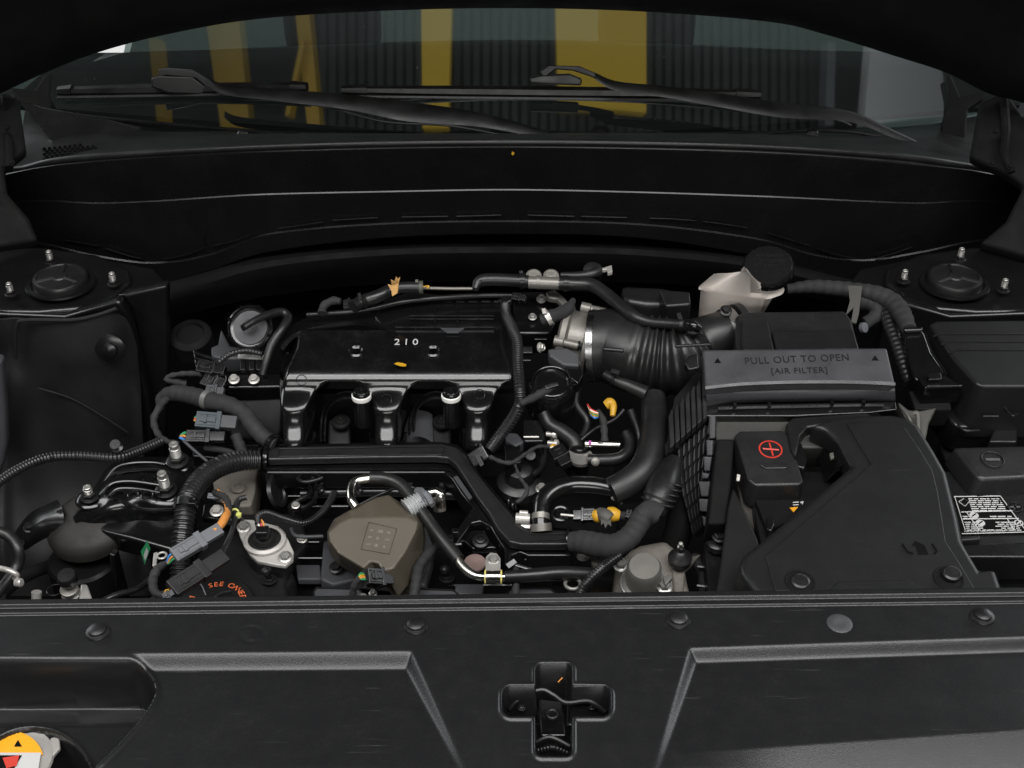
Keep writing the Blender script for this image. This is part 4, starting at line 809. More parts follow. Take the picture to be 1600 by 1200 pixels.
# black posts with white rings
for x, y, lab in ((565, 618, 'black post with white ring between the first and second manifold runners'), (705, 618, 'black post with white ring between the second and third manifold runners')):
    q = T('ringed_post', lab, 'post', (x, 650, -.08), 'posts with white rings')
    g = G(); g.lathe((x, y + 2, -.020), [(13, -52), (13.5, -4), (14.5, -2)], (0, .05, 1), 26); out(g, 'post', PG, q)
    g = G(); g.lathe((x, y + 2, -.020), [(15, -3), (15.5, -1), (15.5, 4), (14.5, 5)], (0, .05, 1), 30); out(g, 'white_ring', WR, q)
    g = G(); g.lathe((x, y + 2, -.020), [(14, 4), (13.6, 9), (11, 12), (7, 12), (7, 14), (4, 14.5), (3, 11), (0, 11)], (0, .05, 1), 26); out(g, 'post_cap', PG, q)
# coils between runners
for x, lab in ((533, 'black coil block with a screw between the first two runners'), (690, 'black coil block with a screw right of the second runner')):
    q = T('ignition_coil', lab, 'ignition coil', (x, 700, -.15), 'ignition coils')
    g = G(); g.slab([(x - 20, 655), (x + 14, 652), (x + 16, 712), (x - 22, 714)], slope(652, -.10, 712, -.125), .04); out(g, 'coil_body', PM, q, bev=.004)
    g = G(); g.lathe((x, 660, -.098), [(15, 0), (14, 3), (9, 4), (8, 6), (4, 6.5), (3, 5), (0, 5)], (0, -.2, 1)); out(g, 'coil_screw', BK, q)
g = G(); g.loft([[(635, 700, -.13), (645, 652, -.11), (665, 648, -.105), (675, 655, -.11)], [(640, 712, -.13), (650, 690, -.12), (665, 690, -.12), (676, 700, -.12)]], 6); out(g, 'grey_pad', GR, solid=.02, label='dark grey block under the arch left of the right coil', cat='block')
for x in (533, 672):
    for k, (r1, y1) in enumerate(((30, 613), (24, 622))):
        g = G(); g.tube([(x - r1 - 2, 690, -.12), (x - r1, 650, -.09), (x - r1 * .6, 625 + k * 6, -.065), (x + 2, y1, -.052), (x + 20, y1, -.052)], 2.4, n=8); out(g, 'arched_rib', PG, t)
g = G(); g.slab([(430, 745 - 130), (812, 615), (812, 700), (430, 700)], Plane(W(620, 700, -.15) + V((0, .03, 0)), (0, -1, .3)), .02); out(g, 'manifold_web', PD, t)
g = G(); g.lathe((728, 690, -.10), [(4, -10), (4, 18), (6, 20), (5, 24), (0, 25)], (0, 0, 1), 12); out(g, 'vertical_bolt', BK, t)
g = G(); g.slab([(616, 568), (621, 566), (628, 567), (635, 569), (634, 572), (627, 572), (620, 570)], slope(560, .008, 580, .004), .001); out(g, 'leaf_scrap', YE, label='tiny yellow scrap lying on the manifold below the number', cat='scrap')

# ================================================================ top left of the engine
t = T('valve_actuator', 'round dark grey actuator can with a black rim and cable in its centre', 'actuator', (390, 560, -.06))
ax = (-.05, -.72, .69); c = W(391, 512, .01)
g = G(); g.lathe(c, [(30, -30), (34, -8), (36, -6), (36, 2), (33.5, 4), (32, 3), (31, 0), (27, -1)], ax, 44); out(g, 'rim', PG, t)
g = G(); g.lathe(c, [(27, -1), (26.5, 1.5), (13, 2), (12.5, 1), (10, 1), (9.5, 2), (0, 2)], ax, 44); out(g, 'face', GR, t)
g = G(); g.bar(W(378, 513, .022), W(392, 505, .024), 9, 8); out(g, 'lead_socket', PL, t, bev=.001)
for a in range(8):
    N = V(ax).cross(V((0, 1, 0))).normalized(); B = V(ax).normalized().cross(N); d = N * math.cos(R(a * 45 + 20)) + B * math.sin(R(a * 45 + 20)); g = G(); g.box(c + d * mpp(c) * 34 + V(ax) * .003, .006, .004, .004); out(g, 'rim_lug', PG, t)
g = G(); g.slab([(345, 512), (360, 540), (420, 548), (412, 560), (345, 560), (330, 556), (329, 542), (340, 538)], slope(512, -.03, 560, -.04), .03); out(g, 'mount_foot', GR, t, bev=.004)
g = G(); g.bar((372, 557, -.028), (412, 559, -.028), 7, 3); out(g, 'printed_strip', mat('label_grey', (.35, .35, .34), .5, dust=.5, dustcol=(.02, .02, .02), ds=120), t)
h = hose('sleeved_cable', 'black sleeved cable looping from the centre of the round actuator', 'cable', [(381, 512, .028), (400, 500, .030), (425, 490, .025), (442, 488, .02), (450, 497, .015), (440, 515, .01), (424, 540, -.005), (416, 565, -.02), (410, 585, -.035)], [5, 6, 6.5, 7, 7, 7, 7, 6, 6], RU)
hose('corrugated_cable', 'short corrugated cable arching under the round actuator', 'cable', [(343, 565, -.02), (360, 553, -.012), (385, 548, -.012), (410, 553, -.015)], 5, CO, corr=(5, 1))
t = T('bolted_plate', 'black plate with two silver bolts left of the manifold', 'plate', (380, 610, -.06))
g = G(); g.slab([(350, 585), (440, 583), (450, 604), (356, 606)], slope(583, -.045, 606, -.052), .03); out(g, 'plate', PG, t, bev=.003)
bolt(t, (366, 594, -.043), 6.5, 9, SP); bolt(t, (397, 594, -.043), 6.5, 9, SP)
for x in (380, 394, 405): g = G(); g.bar((x, 562, -.035), (x, 580, -.04), 8, 8); out(g, 'black_rib', PL, t, bev=.001)
g = G(); g.slab([(340, 608), (445, 608), (440, 690), (360, 690)], slope(608, -.07, 690, -.13), .05); out(g, 'gearbox_housing', PN, bev=.006, label='black housing below the plate with two silver bolts', cat='housing')
g = G(); g.lathe((300, 530, -.10), [(32, -20), (32, 10), (28, 14), (22, 15), (20, 10), (0, 8)], (0, -.3, 1), 32); out(g, 'black_reservoir', PD, label='dark round pot in shadow left of the actuator', cat='pot')
h = plug('upper black connector left of the two silver bolts', (310, 574, -.03), (352, 580, -.03), 18, 14, PG)
h = plug('middle black connector left of the two silver bolts', (320, 592, -.045), (352, 604, -.05), 26, 20, PG)
plug('small black connector above the grey hose clamp', (322, 612, -.05), (350, 614, -.05), 20, 12, GR)
hose('tape_wrapped_cable', 'thin taped cable entering the upper black connector', 'cable', [(314, 584, -.035), (285, 584, -.04), (264, 588, -.045), (262, 594, -.05), (290, 600, -.06)], [5, 4.5, 4.5, 5, 7], TP)
h = hose('taped_hose', 'thick cloth taped harness sloping to the end of the cover rail', 'harness', [(250, 640, -.07), (252, 622, -.06), (272, 614, -.05), (300, 618, -.045), (330, 627, -.04), (355, 632, -.042), (380, 645, -.05), (395, 665, -.058), (412, 683, -.065), (430, 694, -.07)], [6, 9, 13, 14, 15, 14, 14, 14, 13, 12], TP)
band(h, 'hose_clamp', (322, 624, -.041), (329, 626, -.04), 16, mat('grey_clamp', (.25, .25, .24), .4, metal=.6))
band(h, 'cable_tie', (423, 690, -.068), (428, 694, -.069), 14.5, PG)
hose('cloth_cable', 'cloth wrapped loop hanging left of the taped harness', 'cable', [(285, 618, -.05), (262, 622, -.055), (247, 640, -.06), (240, 658, -.07), (248, 680, -.08), (262, 690, -.085), (280, 693, -.085)], [6, 6, 6, 6, 5.5, 5, 5], TP)
hose('cloth_cable', 'cloth wrapped cable dropping behind the cast housing', 'cable', [(368, 680, -.07), (376, 700, -.08), (384, 725, -.09)], [9, 9, 8], TP)
h = plug('teal grey connector below the taped harness', (307, 657, -.045), (370, 662, -.05), 26, 18, TE, m2=GR)
wires(h, (312, 656, -.042), (304, 655, -.042), [GN, RD, OT], 4, 1.8)
h = plug('long glossy black connector above the tall studs', (292, 683, -.06), (352, 683, -.06), 20, 15, PG)
wires(h, (294, 684, -.06), (282, 682, -.06), [GN, OT, BL], 5, 2)
g = G(); g.slab([(300, 696), (405, 694), (402, 712), (335, 715), (300, 712)], -.10, .02); out(g, 'support_bar', PN, bev=.003, label='dark flat bar under the long glossy connector', cat='bar')
hose('thin_lead', 'thin grey lead slanting down right of the tall studs', 'lead', [(286, 688, -.06), (305, 705, -.07), (325, 722, -.08)], 2.5, GR)

# ================================================================ pipes along the back
h = hose('breather_hose', 'black hose sloping up behind the manifold with torn yellow tag', 'hose', [(552, 480, .045), (565, 472, .046), (590, 463, .05), (612, 453, .053), (630, 449, .055), (660, 449, .055)], [10, 10.5, 10.5, 10, 9, 9], RU)
band(h, 'spring_clamp', (562, 474, .046), (568, 471, .046), 12, BK, ((561, 458, .06), (563, 468, .055), 5)); band(h, 'spring_clamp', (655, 449, .055), (661, 449, .055), 10.5, mat('olive_clamp', (.06, .06, .045), .5), ((651, 437, .065), (652, 446, .06), 5))
g = G(); g.add([pt(p) for p in [(606, 444, .068), (613, 446, .07), (611, 437, .078), (616, 440, .08), (619, 432, .088), (622, 436, .084), (625, 433, .086), (623, 442, .078), (622, 452, .07), (621, 458, .064), (613, 463, .06), (612, 455, .065)]], [(0, 1, 11), (1, 2, 3), (1, 3, 5, 7), (3, 4, 5), (5, 6, 7), (1, 7, 8, 11), (8, 9, 10, 11)]); out(g, 'torn_tag', mat('torn_paper', (.50, .28, .10), .8, dust=.8, dustcol=(.6, .4, .03), ds=140), solid=.0012, label='torn orange and yellow paper tag wrapped around the breather hose', cat='tag')
hose('elbow_hose', 'short black elbow hose left of the breather hose', 'hose', [(503, 490, .03), (506, 478, .035), (520, 470, .04), (532, 471, .04)], [7, 7, 7, 6], TP)
plug('black connector with yellow wire at the start of the breather hose', (538, 478, .035), (556, 474, .04), 16, 12, PL)
hose('thin_pipe', 'thin bright metal pipe behind the manifold plate', 'pipe', [(660, 450, .05), (700, 451, .05), (738, 451, .05)], 2.6, AL)
hose('wire_stub', 'thin yellow wire at the end of the breather hose', 'wire', [(660, 448, .056), (670, 447, .056), (667, 451, .054)], 1.2, YE)
h = hose('heater_hose', 'black heater hose along the back ending at the silver twin coupling', 'hose', [(742, 452, .05), (748, 441, .055), (762, 437, .058), (800, 438, .058), (826, 440, .058)], [5, 9, 10, 10, 10], RU)
band(h, 'spring_clamp', (812, 439, .058), (820, 439, .058), 12.5, BK, ((814, 423, .07), (815, 432, .065), 6))
t = T('twin_coupling', 'silver twin hose coupling with two round ends above the throttle', 'coupling', (850, 440, .05))
g = G(); g.tube([(826, 441, .058), (874, 443, .058)], 10, n=18); out(g, 'coupling_pipe', AL, t)
for x in (834, 861): g = G(); g.torus((x, 432, .062), 10, 3, (0, -.5, .85), n=28); g.lathe((x, 432, .062), [(9, -3), (9, 2), (0, 3)], (0, -.5, .85)); out(g, 'round_end', AL, t)
g = G(); g.tube([(838, 441, .0585), (843, 441, .0585)], 11, n=18); out(g, 'coupling_ring', AL, t)
h = hose('heater_hose', 'black hose running from the twin coupling down onto the ribbed intake pipe', 'hose', [(872, 443, .058), (900, 444, .058), (925, 446, .06), (945, 458, .06), (965, 474, .06), (990, 494, .06), (1015, 503, .06), (1050, 506, .065), (1075, 508, .07)], [10, 11, 11, 10.5, 10, 10, 8, 8, 8], RU)
band(h, 'spring_clamp', (880, 443, .058), (888, 443, .058), 12.5, BK); band(h, 'spring_clamp', (1060, 507, .068), (1067, 507, .068), 9.5, BK, ((1060, 489, .08), (1064, 500, .075), 7))
hose('return_hose', 'thinner black hose parallel above the heater hose', 'hose', [(876, 430, .06), (905, 431, .06), (925, 428, .062), (935, 424, .062)], [5, 7, 8, 9], RU)
g = G(); g.lathe((926, 425, .055), [(15, -8), (15, 6), (10, 9), (0, 10)], (0, -.4, .9), 28); out(g, 'round_joint', RU, label='round black joint at the right end of the return hose', cat='joint')
g = G(); g.slab([(939, 419), (956, 414), (957, 424), (950, 426), (948, 420), (940, 421)], slope(414, .06, 426, .06), .006); out(g, 'silver_bracket', SP, bev=.001, label='small silver bracket at the back behind the hoses', cat='bracket')
h = hose('vacuum_hose', 'short cloth covered hose with a silver clamp left of the throttle body', 'hose', [(846, 500, .04), (860, 495, .045), (875, 490, .05), (888, 482, .055), (896, 468, .06)], [9, 11, 11, 10, 4], TP)
band(h, 'silver_clamp', (853, 498, .042), (860, 494, .045), 13, SP, ((849, 482, .06), (851, 490, .056), 6))
g = G(); g.slab([(852, 456), (866, 452), (880, 462), (892, 476), (882, 478), (870, 466), (856, 464)], slope(452, .03, 478, .03), .01); out(g, 'cast_bracket', AL, bev=.003, label='pale cast bracket above the short clamped hose', cat='bracket')
t = T('thermostat_box', 'black box with a pale bolt behind the short clamped hose', 'box', (830, 500, 0))
g = G(); g.slab([(800, 455), (850, 455), (880, 480), (860, 520), (805, 520)], slope(455, .01, 520, .0), .04); out(g, 'box', PG, t, bev=.004); bolt(t, (846, 468, .012), 6, 7, SP); bolt(t, (832, 496, .008), 5, 6, ST)
g = G(); g.bar((806, 548, .0), (832, 548, .0), 12, 8); g.bar((806, 563, -.005), (830, 563, -.005), 4, 4); g.bar((835, 530, .0), (855, 530, .0), 4, 4); out(g, 'bracket_step', PG, t, bev=.001)
bolt(t, (843, 543, .003), 6, 8, SP, axis=(.8, -.4, .3))
g = G()
# corrugated tube down the right of the manifold
h = hose('corrugated_tube', 'black corrugated wiring tube running down beside the right manifold runner', 'wiring tube', [(790, 472, .04), (790, 490, .045), (800, 512, .045), (808, 535, .042), (809, 570, .035), (812, 605, .025), (812, 630, .01), (800, 655, -.01), (782, 680, -.03), (765, 703, -.045)], [8, 8, 9, 9, 9, 9, 9.5, 10, 10, 10], CO, corr=(4.6, 1.6), n=16, per=8)
hose('branch_lead', 'short taped branch leading up to the round black canister', 'lead', [(814, 630, .015), (832, 622, .02), (850, 612, .024), (867, 603, .028)], [6, 7, 7, 5], TP)
g = G(); g.bar((852, 606, .03), (872, 600, .032), 8, 6); out(g, 'lead_plug', PG, bev=.001, label='little glossy plug at the end of the short branch', cat='plug')
g = G(); g.bar((786, 468, .045), (794, 476, .045), 16, 10); out(g, 'tube_end_clip', PL, bev=.002, label='black clip at the top end of the corrugated wiring tube', cat='clip')
plug('small black plug at the top of the corrugated wiring tube', (800, 464, .04), (822, 468, .04), 12, 10, PL)
t = T('vacuum_canister', 'round glossy black canister between the corrugated tube and throttle body', 'canister', (862, 620, -.05))
g = G(); g.lathe((862, 600, .0), [(38, -60), (38, -8), (37, -3), (33, 3), (26, 5), (24, 3), (0, 4)], (0, -.25, .97), 44); out(g, 'canister', PG, t)
g = G(); g.torus((862, 596, .006), 30, 1.6, (0, -.25, .97), n=40); out(g, 'lid_ring', PG, t)

# ================================================================ throttle body and intake pipe
t = T('throttle_body', 'cast aluminium throttle body with bolts left of the ribbed intake pipe', 'throttle body', (895, 560, -.02))
AX = V((.95, -.22, -.10)).normalized(); c = W(908, 532, .0)
g = G(); g.lathe(c, [(46, -34), (52, -30), (52, -22), (44, -18), (45, 6), (54, 8), (54, 15), (50, 16)], AX, 44); out(g, 'cast_body', AL, t, ang=30)
for x, y, L in ((912, 481, 1), (870, 533, 1), (945, 492, 0)):
    q = W(x, y, .04 if y < 500 else .02); g = G(); g.lathe(q, [(9, -4), (9, 10), (7, 12), (7, 34), (5, 36)], AX, 18); out(g, 'bolt_boss', AL, t); g = G(); g.hexa(q + AX * mpp(q) * 34, 6, 8, AX); out(g, 'bolt', BK, t)
g = G(); g.slab([(856, 545), (885, 543), (905, 552), (905, 572), (880, 570), (858, 556)], slope(543, .03, 572, .02), .02); out(g, 'sensor_housing', GR, t, bev=.003)
g = G(); g.slab([(880, 565), (905, 560), (912, 585), (904, 600), (890, 590)], slope(560, .02, 600, .01), .02); out(g, 'motor_housing', PG, t, bev=.003)
t = T('intake_pipe', 'large ribbed black rubber intake pipe between throttle body and air box', 'intake pipe', (1010, 600, -.06))
P0 = [W(926, 541, .0), W(955, 541, .002), W(990, 552, .0), W(1030, 559, -.002), W(1064, 557, .002), W(1096, 538, .012), W(1120, 525, .022), W(1142, 518, .024)]
g = G(); n_ = 0; Q = crom(P0, 14); rad = [v.x for v in crom([V((r, 0, 0)) for r in (56, 58, 61, 62, 58, 44, 37, 35)], 14)]
LL = 0; rr = []
for i, q in enumerate(Q):
    if i: LL += (q - Q[i - 1]).length
    f = i / len(Q); amp = sm(f, .26, .34) * (1 - sm(f, .66, .72)); rr.append((rad[i] + amp * 4.2 * math.sin(LL / .0145 * 2 * math.pi)) * mpp(q))
g.tube(Q, rr, n=56, smooth=False, raw=True); out(g, 'bellows', RU, t, ang=80)
band(t, 'hose_band', W(922, 541, .0), W(932, 541, .001), 58, AB)
band(t, 'hose_band', W(1133, 521, .023), W(1147, 517, .024), 39, AB)
g = G(); g.hexa(W(1134, 486, .062), 7, 9, (0, -.5, .85)); out(g, 'band_screw', BK, t)
g = G(); g.bar(W(942, 545, .060), W(975, 548, .060), 6, 6); out(g, 'moulded_rib', RU, t, bev=.002); g = G(); g.bar(W(1054, 541, .065), W(1112, 538, .065), 5, 5); out(g, 'moulded_rib', RU, t, bev=.002)
g = G(); g.lathe(W(1083, 512, .062), [(13, -6), (12, 0), (9, 2), (8, 8)], (0, -.4, .9), 24); out(g, 'pipe_nipple', RU, t)
g = G(); g.tube([W(1070, 506, .07), W(1082, 508, .078), W(1090, 513, .072)], [6, 7, 8], n=12); out(g, 'elbow', PG, t)
hose('drain_hose', 'black hose from the underside of the intake pipe with a spring clamp', 'hose', [(945, 585, .02), (965, 596, .018), (985, 604, .014), (1010, 615, .01)], [7, 8, 10, 12], RU)
g = G(); g.torus(W(958, 591, .02), 10, 2.2, AX, n=22); g.bar(W(955, 580, .035), W(968, 584, .035), 7, 5); out(g, 'spring_clamp', BK, label='black spring clamp on the hose under the intake pipe', cat='clamp')
g = G(); g.slab([(1075, 556), (1090, 552), (1092, 575), (1076, 578), (1070, 568)], slope(552, .07, 578, .06), .012); out(g, 'cover_catch', PL, bev=.002, label='black catch at the left edge of the air filter lid', cat='catch')

# ================================================================ coolant hoses, sensors in the middle right
h = hose('radiator_hose', 'big matt black hose descending beside the air box and turning left', 'radiator hose', [(1021, 620, .0), (1022, 660, -.01), (1018, 700, -.02), (1006, 732, -.03), (985, 752, -.038), (955, 768, -.045)], [19, 21, 22, 23, 23, 22], RU, n=24)
hose('coolant_pipe', 'glossy black curved pipe between the big hose and the rail', 'coolant pipe', [(958, 764, -.05), (930, 759, -.05), (895, 758, -.05), (868, 765, -.05), (850, 782, -.055), (845, 805, -.062), (845, 822, -.07)], [13, 14, 14, 15, 15, 13, 13], PG, n=20)
g = G(); g.tube([(845, 803, -.06), (845, 812, -.064)], 14, n=20); g.tube([(845, 818, -.068), (846, 830, -.075)], 17, n=12); out(g, 'pipe_band', AL, label='grey metal band at the foot of the glossy curved pipe', cat='band')
g = G(); g.slab([(953, 760), (975, 768), (972, 785), (955, 776)], -.055, .006); out(g, 'clamp_scrap', SP, bev=.002, label='pale clamp tongue beneath the joint of the big hose', cat='clamp')
hose('rubber_hose', 'medium black hose bending down from under the canister', 'hose', [(848, 645, -.03), (858, 662, -.04), (878, 674, -.045), (896, 688, -.05), (900, 700, -.055)], [10, 11, 12, 12, 11], RU)
t = T('solenoid', 'glossy black cylindrical valve with silver ring in the middle of the bay', 'valve', (903, 720, -.08))
g = G(); g.lathe((904, 706, -.07), [(19, -40), (19, 16), (16, 20), (0, 20)], (.05, -.1, 1), 30); out(g, 'cylinder', PG, t)
g = G(); g.lathe((906, 716, -.065), [(20, 0), (20, 6)], (.05, -.1, 1), 30); out(g, 'silver_ring', ST, t)
t = T('clip_plate', 'small upright silver plate with a bolt beside the glossy valve', 'plate', (865, 690, -.07))
g = G(); g.bar(WY(861, 672, .42), WY(864, 706, .42), 3, 12); out(g, 'plate', SP, t, bev=.0005)
for x, y in ((864, 678), (866, 692)): g = G(); g.lathe(W(x - 10, y, -.05), [(4, 0), (4, 10), (7, 11), (7, 16), (4, 18)], (1, -.3, .1), 14); out(g, 'plate_bolt', SP, t)
h = hose('metal_tube', 'thin bright metal tube right of the glossy valve', 'pipe', [(914, 693, -.05), (968, 695, -.052)], 5.5, CH)
g = G(); g.box(W(922, 692, -.045), .0035, .004, .004); out(g, 'pink_mark', mat('pink_paint', (.6, .15, .5), .6), h)
h = hose('bypass_hose', 'black hose curling back from the glossy valve toward the big hose', 'hose', [(918, 718, -.06), (945, 719, -.06), (968, 716, -.058), (982, 705, -.055), (984, 690, -.05), (977, 676, -.045)], [9, 10, 10, 10, 9, 8], RU)
g = G(); g.lathe((930, 721, -.055), [(7, 0), (7, 6), (4, 8)], (0, -.8, .6)); out(g, 'hose_stud', AL, h)
h = plug('square black connector hanging from a thin wire beside the valve', (868, 702, -.045), (886, 728, -.05), 24, 18, PL)
wires(h, (868, 702, -.045), (860, 700, -.042), [YE, WR, BL], 4, 2)
hose('thin_wire', 'thin taped wire dipping between the clip and the square connector', 'wire', [(766, 714, -.05), (785, 722, -.05), (802, 722, -.05), (820, 710, -.048), (840, 698, -.045), (860, 698, -.042)], [4, 4, 4, 3.6, 3.2, 3.2], TP)
hose('thin_wire', 'thin taped wire falling beside the camshaft sensor', 'wire', [(804, 724, -.055), (812, 745, -.06), (824, 765, -.065), (815, 780, -.07), (800, 787, -.07)], [2.5, 3, 4, 4, 3], TP)
g = G(); g.torus((797, 784, -.07), 7, 2, (1, -.3, .3), n=20); g.torus((803, 790, -.07), 7, 2, (1, -.3, .3), n=20); out(g, 'wire_clip', PG, label='little glossy ring clip at the end of the falling wire', cat='clip')
t = T('camshaft_sensor', 'black round sensor housing under the thin wires in the middle', 'sensor', (810, 760, -.12))
g = G(); g.lathe((812, 748, -.10), [(36, -20), (36, -4), (30, 0), (24, 2), (20, 22), (14, 26), (0, 27)], (0, -.1, 1), 36); out(g, 'housing', PM, t)
g = G(); g.slab([(788, 695), (812, 692), (815, 722), (790, 726)], slope(692, -.055, 726, -.06), .03); out(g, 'terminal_block', PG, t, bev=.002)
g = G(); g.lathe((829, 712, -.06), [(8, 0), (8, 3), (6, 4), (0, 3.6)], (0, -.5, .8)); out(g, 'button', GR, t)
g = G(); g.slab([(790, 675), (808, 676), (820, 690), (806, 698), (790, 688)], slope(675, -.05, 698, -.055), .02); out(g, 'sensor_wing', GR, t, bev=.003)
g = G(); g.slab([(818, 655), (848, 655), (850, 690), (818, 690)], slope(655, -.04, 690, -.05), .05); out(g, 'black_module', PL, bev=.003, label='small black module block below the corrugated tube branch', cat='module')
g = G(); g.bar((818, 683, -.045), (842, 683, -.045), 2, 3); out(g, 'silver_edge', SP, label='thin bright strip on the small black module', cat='strip')
t = T('hose_union', 'small silver union beside the foot of the glossy curved pipe', 'union', (818, 812, -.08))
g = G(); g.tube([(806, 810, -.072), (828, 811, -.072)], 9, n=12); out(g, 'union_body', SP, t); g = G(); g.tube([(812, 801, -.065), (825, 802, -.065)], 4, n=10); out(g, 'union_pin', SP, t); g = G(); g.bar((812, 822, -.08), (828, 823, -.08), 7, 6); out(g, 'union_foot', SP, t)
bolt(T('fitting_bolt', 'small silver fitting up left of the curved pipe', 'fitting', (847, 762, -.08)), (846, 764, -.08), 7, 9, ST)
h = plug('glossy black inline connector beside the yellow taped lead', (930, 805, -.05), (896, 806, -.055), 20, 14, PG)
g = G(); g.torus((876, 803, -.06), 13, 3.5, (0, -.2, 1), n=26); g.lathe((876, 803, -.06), [(11, -4), (8, 2), (0, 3)]); out(g, 'round_grommet', PG, label='glossy black round grommet left of the inline connector', cat='grommet')
hose('silver_pin', 'short bright pin entering the inline connector', 'pin', [(876, 804, -.05), (897, 806, -.052)], 2.2, SP)
t = T('taped_joint', 'bright yellow lead joint bound with torn grey tape', 'lead', (948, 805, -.06))
g = G(); g.tube([(929, 806, -.05), (935, 806, -.048), (940, 808, -.048)], [9, 11, 9], n=14); out(g, 'yellow_sleeve', YE, t)
g = G(); g.tube([(950, 803, -.048), (958, 804, -.047), (968, 806, -.048)], [11, 12, 8], n=14); out(g, 'yellow_sleeve', YE, t)
g = G(); g.tube([(935, 800, -.045), (945, 806, -.044), (953, 812, -.046)], [8, 12, 11], n=12); g.slab([(939, 805), (954, 808), (955, 822), (950, 818), (946, 825), (943, 817), (939, 820)], slope(800, -.04, 825, -.045), .002); out(g, 'torn_tape', FO, t)
hose('twisted_lead', 'twisted black lead right of the yellow joint', 'lead', [(966, 806, -.048), (978, 806, -.05), (990, 805, -.052), (1000, 806, -.055)], [7, 7, 6, 6], TP, corr=(4, 1.5))
plug('tiny black clip plug on the twisted lead', (978, 802, -.045), (990, 806, -.045), 14, 8, PG, ribs=1)
h = hose('wiring_harness', 'thick cloth taped harness from the rail curving up to the ribbed boot', 'harness', [(893, 847, -.065), (910, 847, -.06), (935, 852, -.055), (958, 853, -.05), (980, 842, -.048), (996, 822, -.045), (1006, 806, -.042), (1024, 800, -.042)], [16, 19, 20, 19, 18, 17, 18, 16], TP, n=18, per=8)
g = G(); g.tube([(1000, 808, -.04), (1016, 799, -.036), (1030, 806, -.04)], [14, 18, 16], n=16); out(g, 'tape_knot', TP, h)
hose('loom_branch', 'narrow corrugated branch running from the harness fork to the front', 'loom tube', [(968, 868, -.055), (950, 880, -.058), (930, 898, -.062), (912, 916, -.07), (904, 935, -.08)], [8, 8.5, 8.5, 8, 8], CO, corr=(5, 1.6), n=14)
h = hose('ribbed_boot', 'black ribbed rubber boot between the big hose and the harness end', 'boot', [(1052, 720, -.03), (1040, 750, -.035), (1030, 775, -.04), (1022, 795, -.046)], [15, 24, 25, 20], RU, n=24)
for i in range(5): g = G(); q = W(1043 - i * 4, 752 + i * 8, -.033 - i * .002); g.torus(q, 25, 2, (.25, .45, .7), n=30); out(g, 'boot_fold', RU, h)
hose('black_pipe', 'wide black pipe going down behind the ribbed boot', 'pipe', [(1062, 690, -.06), (1070, 750, -.08), (1062, 820, -.12), (1050, 860, -.15)], [22, 24, 22, 22], PD)
t = T('coloured_leads', 'bundle of thin red white green and blue wires below the intake pipe', 'wires', (925, 650, -.02))
for i, m in enumerate((RD, WR, OT, GN, YE, BL)):
    g = G(); g.tube([(918 + i, 632 + i * 3.2, .0), (924 + i, 640 + i * 2.6, .004), (934, 644 + i * 1.6, 0)], 1.5, n=6); out(g, 'wire', m, t)
h = hose('taped_lead', 'taped lead falling from the coloured wires', 'lead', [(932, 642, -.0), (942, 656, -.01), (945, 690, -.03)], [5, 6, 6], TP)
hose('yellow_connector', 'bent yellow plastic connector under the intake pipe', 'connector', [(946, 634, .005), (953, 630, .008), (958, 636, .005), (957, 650, -.002)], [7, 9, 6, 4], YE)
hose('thin_hose', 'thin black hose crossing behind the yellow connector', 'hose', [(905, 690, -.05), (930, 670, -.04), (960, 655, -.03), (975, 640, -.02)], 3, RU)

# thermostat housing at the front right of the engine
t = T('thermostat_housing', 'dirty cast aluminium thermostat housing with a round neck and hose clamp', 'housing', (1010, 930, -.2))
g = G(); g.slab([(962, 880), (985, 858), (1000, 850), (1040, 842), (1068, 866), (1075, 910), (1090, 960), (955, 960)], slope(842, -.10, 955, -.13), .06); out(g, 'casting', AD, t, bev=.01, seg=3)
c = W(1005, 914, -.10); nx_ = V((-.05, -.25, .97)).normalized(); mc = mpp(c)
g = G(); g.lathe(c, [(36, -40), (36, -12), (33, -10), (33, 9), (27, 12), (27, 50), (23, 57), (0, 59)], nx_, 44); out(g, 'round_neck', mat('neck_casting', (.16, .152, .138), .6, metal=.4, grain=1, gs=260, dust=.6, dustcol=(.08, .07, .055), ds=50), t, ang=35)
for hh in (8, -9): g = G(); g.torus(c + nx_ * mc * hh, 34.5, 2.2, nx_, n=48); out(g, 'clamp_wire', ST, t)
for i in range(5):
    a = R(-118 + i * 13); N_ = V((1, 0, 0)); B_2 = nx_.cross(N_).normalized(); q = c + (N_ * math.cos(a) + B_2 * math.sin(a)) * mc * 33.5; g = G(); g.tube([q - nx_ * mc * 6, q + nx_ * mc * 5], 1.5, n=6); out(g, 'clamp_slot', BK, t)
g = G(); g.slab([(1036, 902), (1046, 896), (1050, 902), (1040, 914)], -.075, .008); out(g, 'clamp_tail', ST, t, bev=.001)
g = G(); g.bar(WY(1000, 936, .078), WY(1014, 936, .078), 9, 4); out(g, 'paper_dot', WP, t, bev=.001)
for x, y in ((970, 884), (1038, 918)): bolt(t, (x, y, -.09), 9, 12, ST)
g = G(); g.lathe((1063, 868, -.09), [(18, -14), (19, -4), (16, 0), (12, 3), (9, 8), (5, 10), (4, 18), (0, 19)], (0, -.1, 1), 26); out(g, 'rubber_mount', RU, t)
g = G(); g.lathe(W(1063, 856, -.085), [(5, 0), (5, 4), (3.4, 5), (3.2, 11), (0, 12)], (0, -.1, 1), 14); out(g, 'mount_pin', SP, t)
g = G(); g.slab([(1048, 870), (1075, 868), (1072, 885), (1068, 930), (1052, 925)], slope(868, -.105, 930, -.12), .02); out(g, 'cast_rib', AD, t, bev=.004)
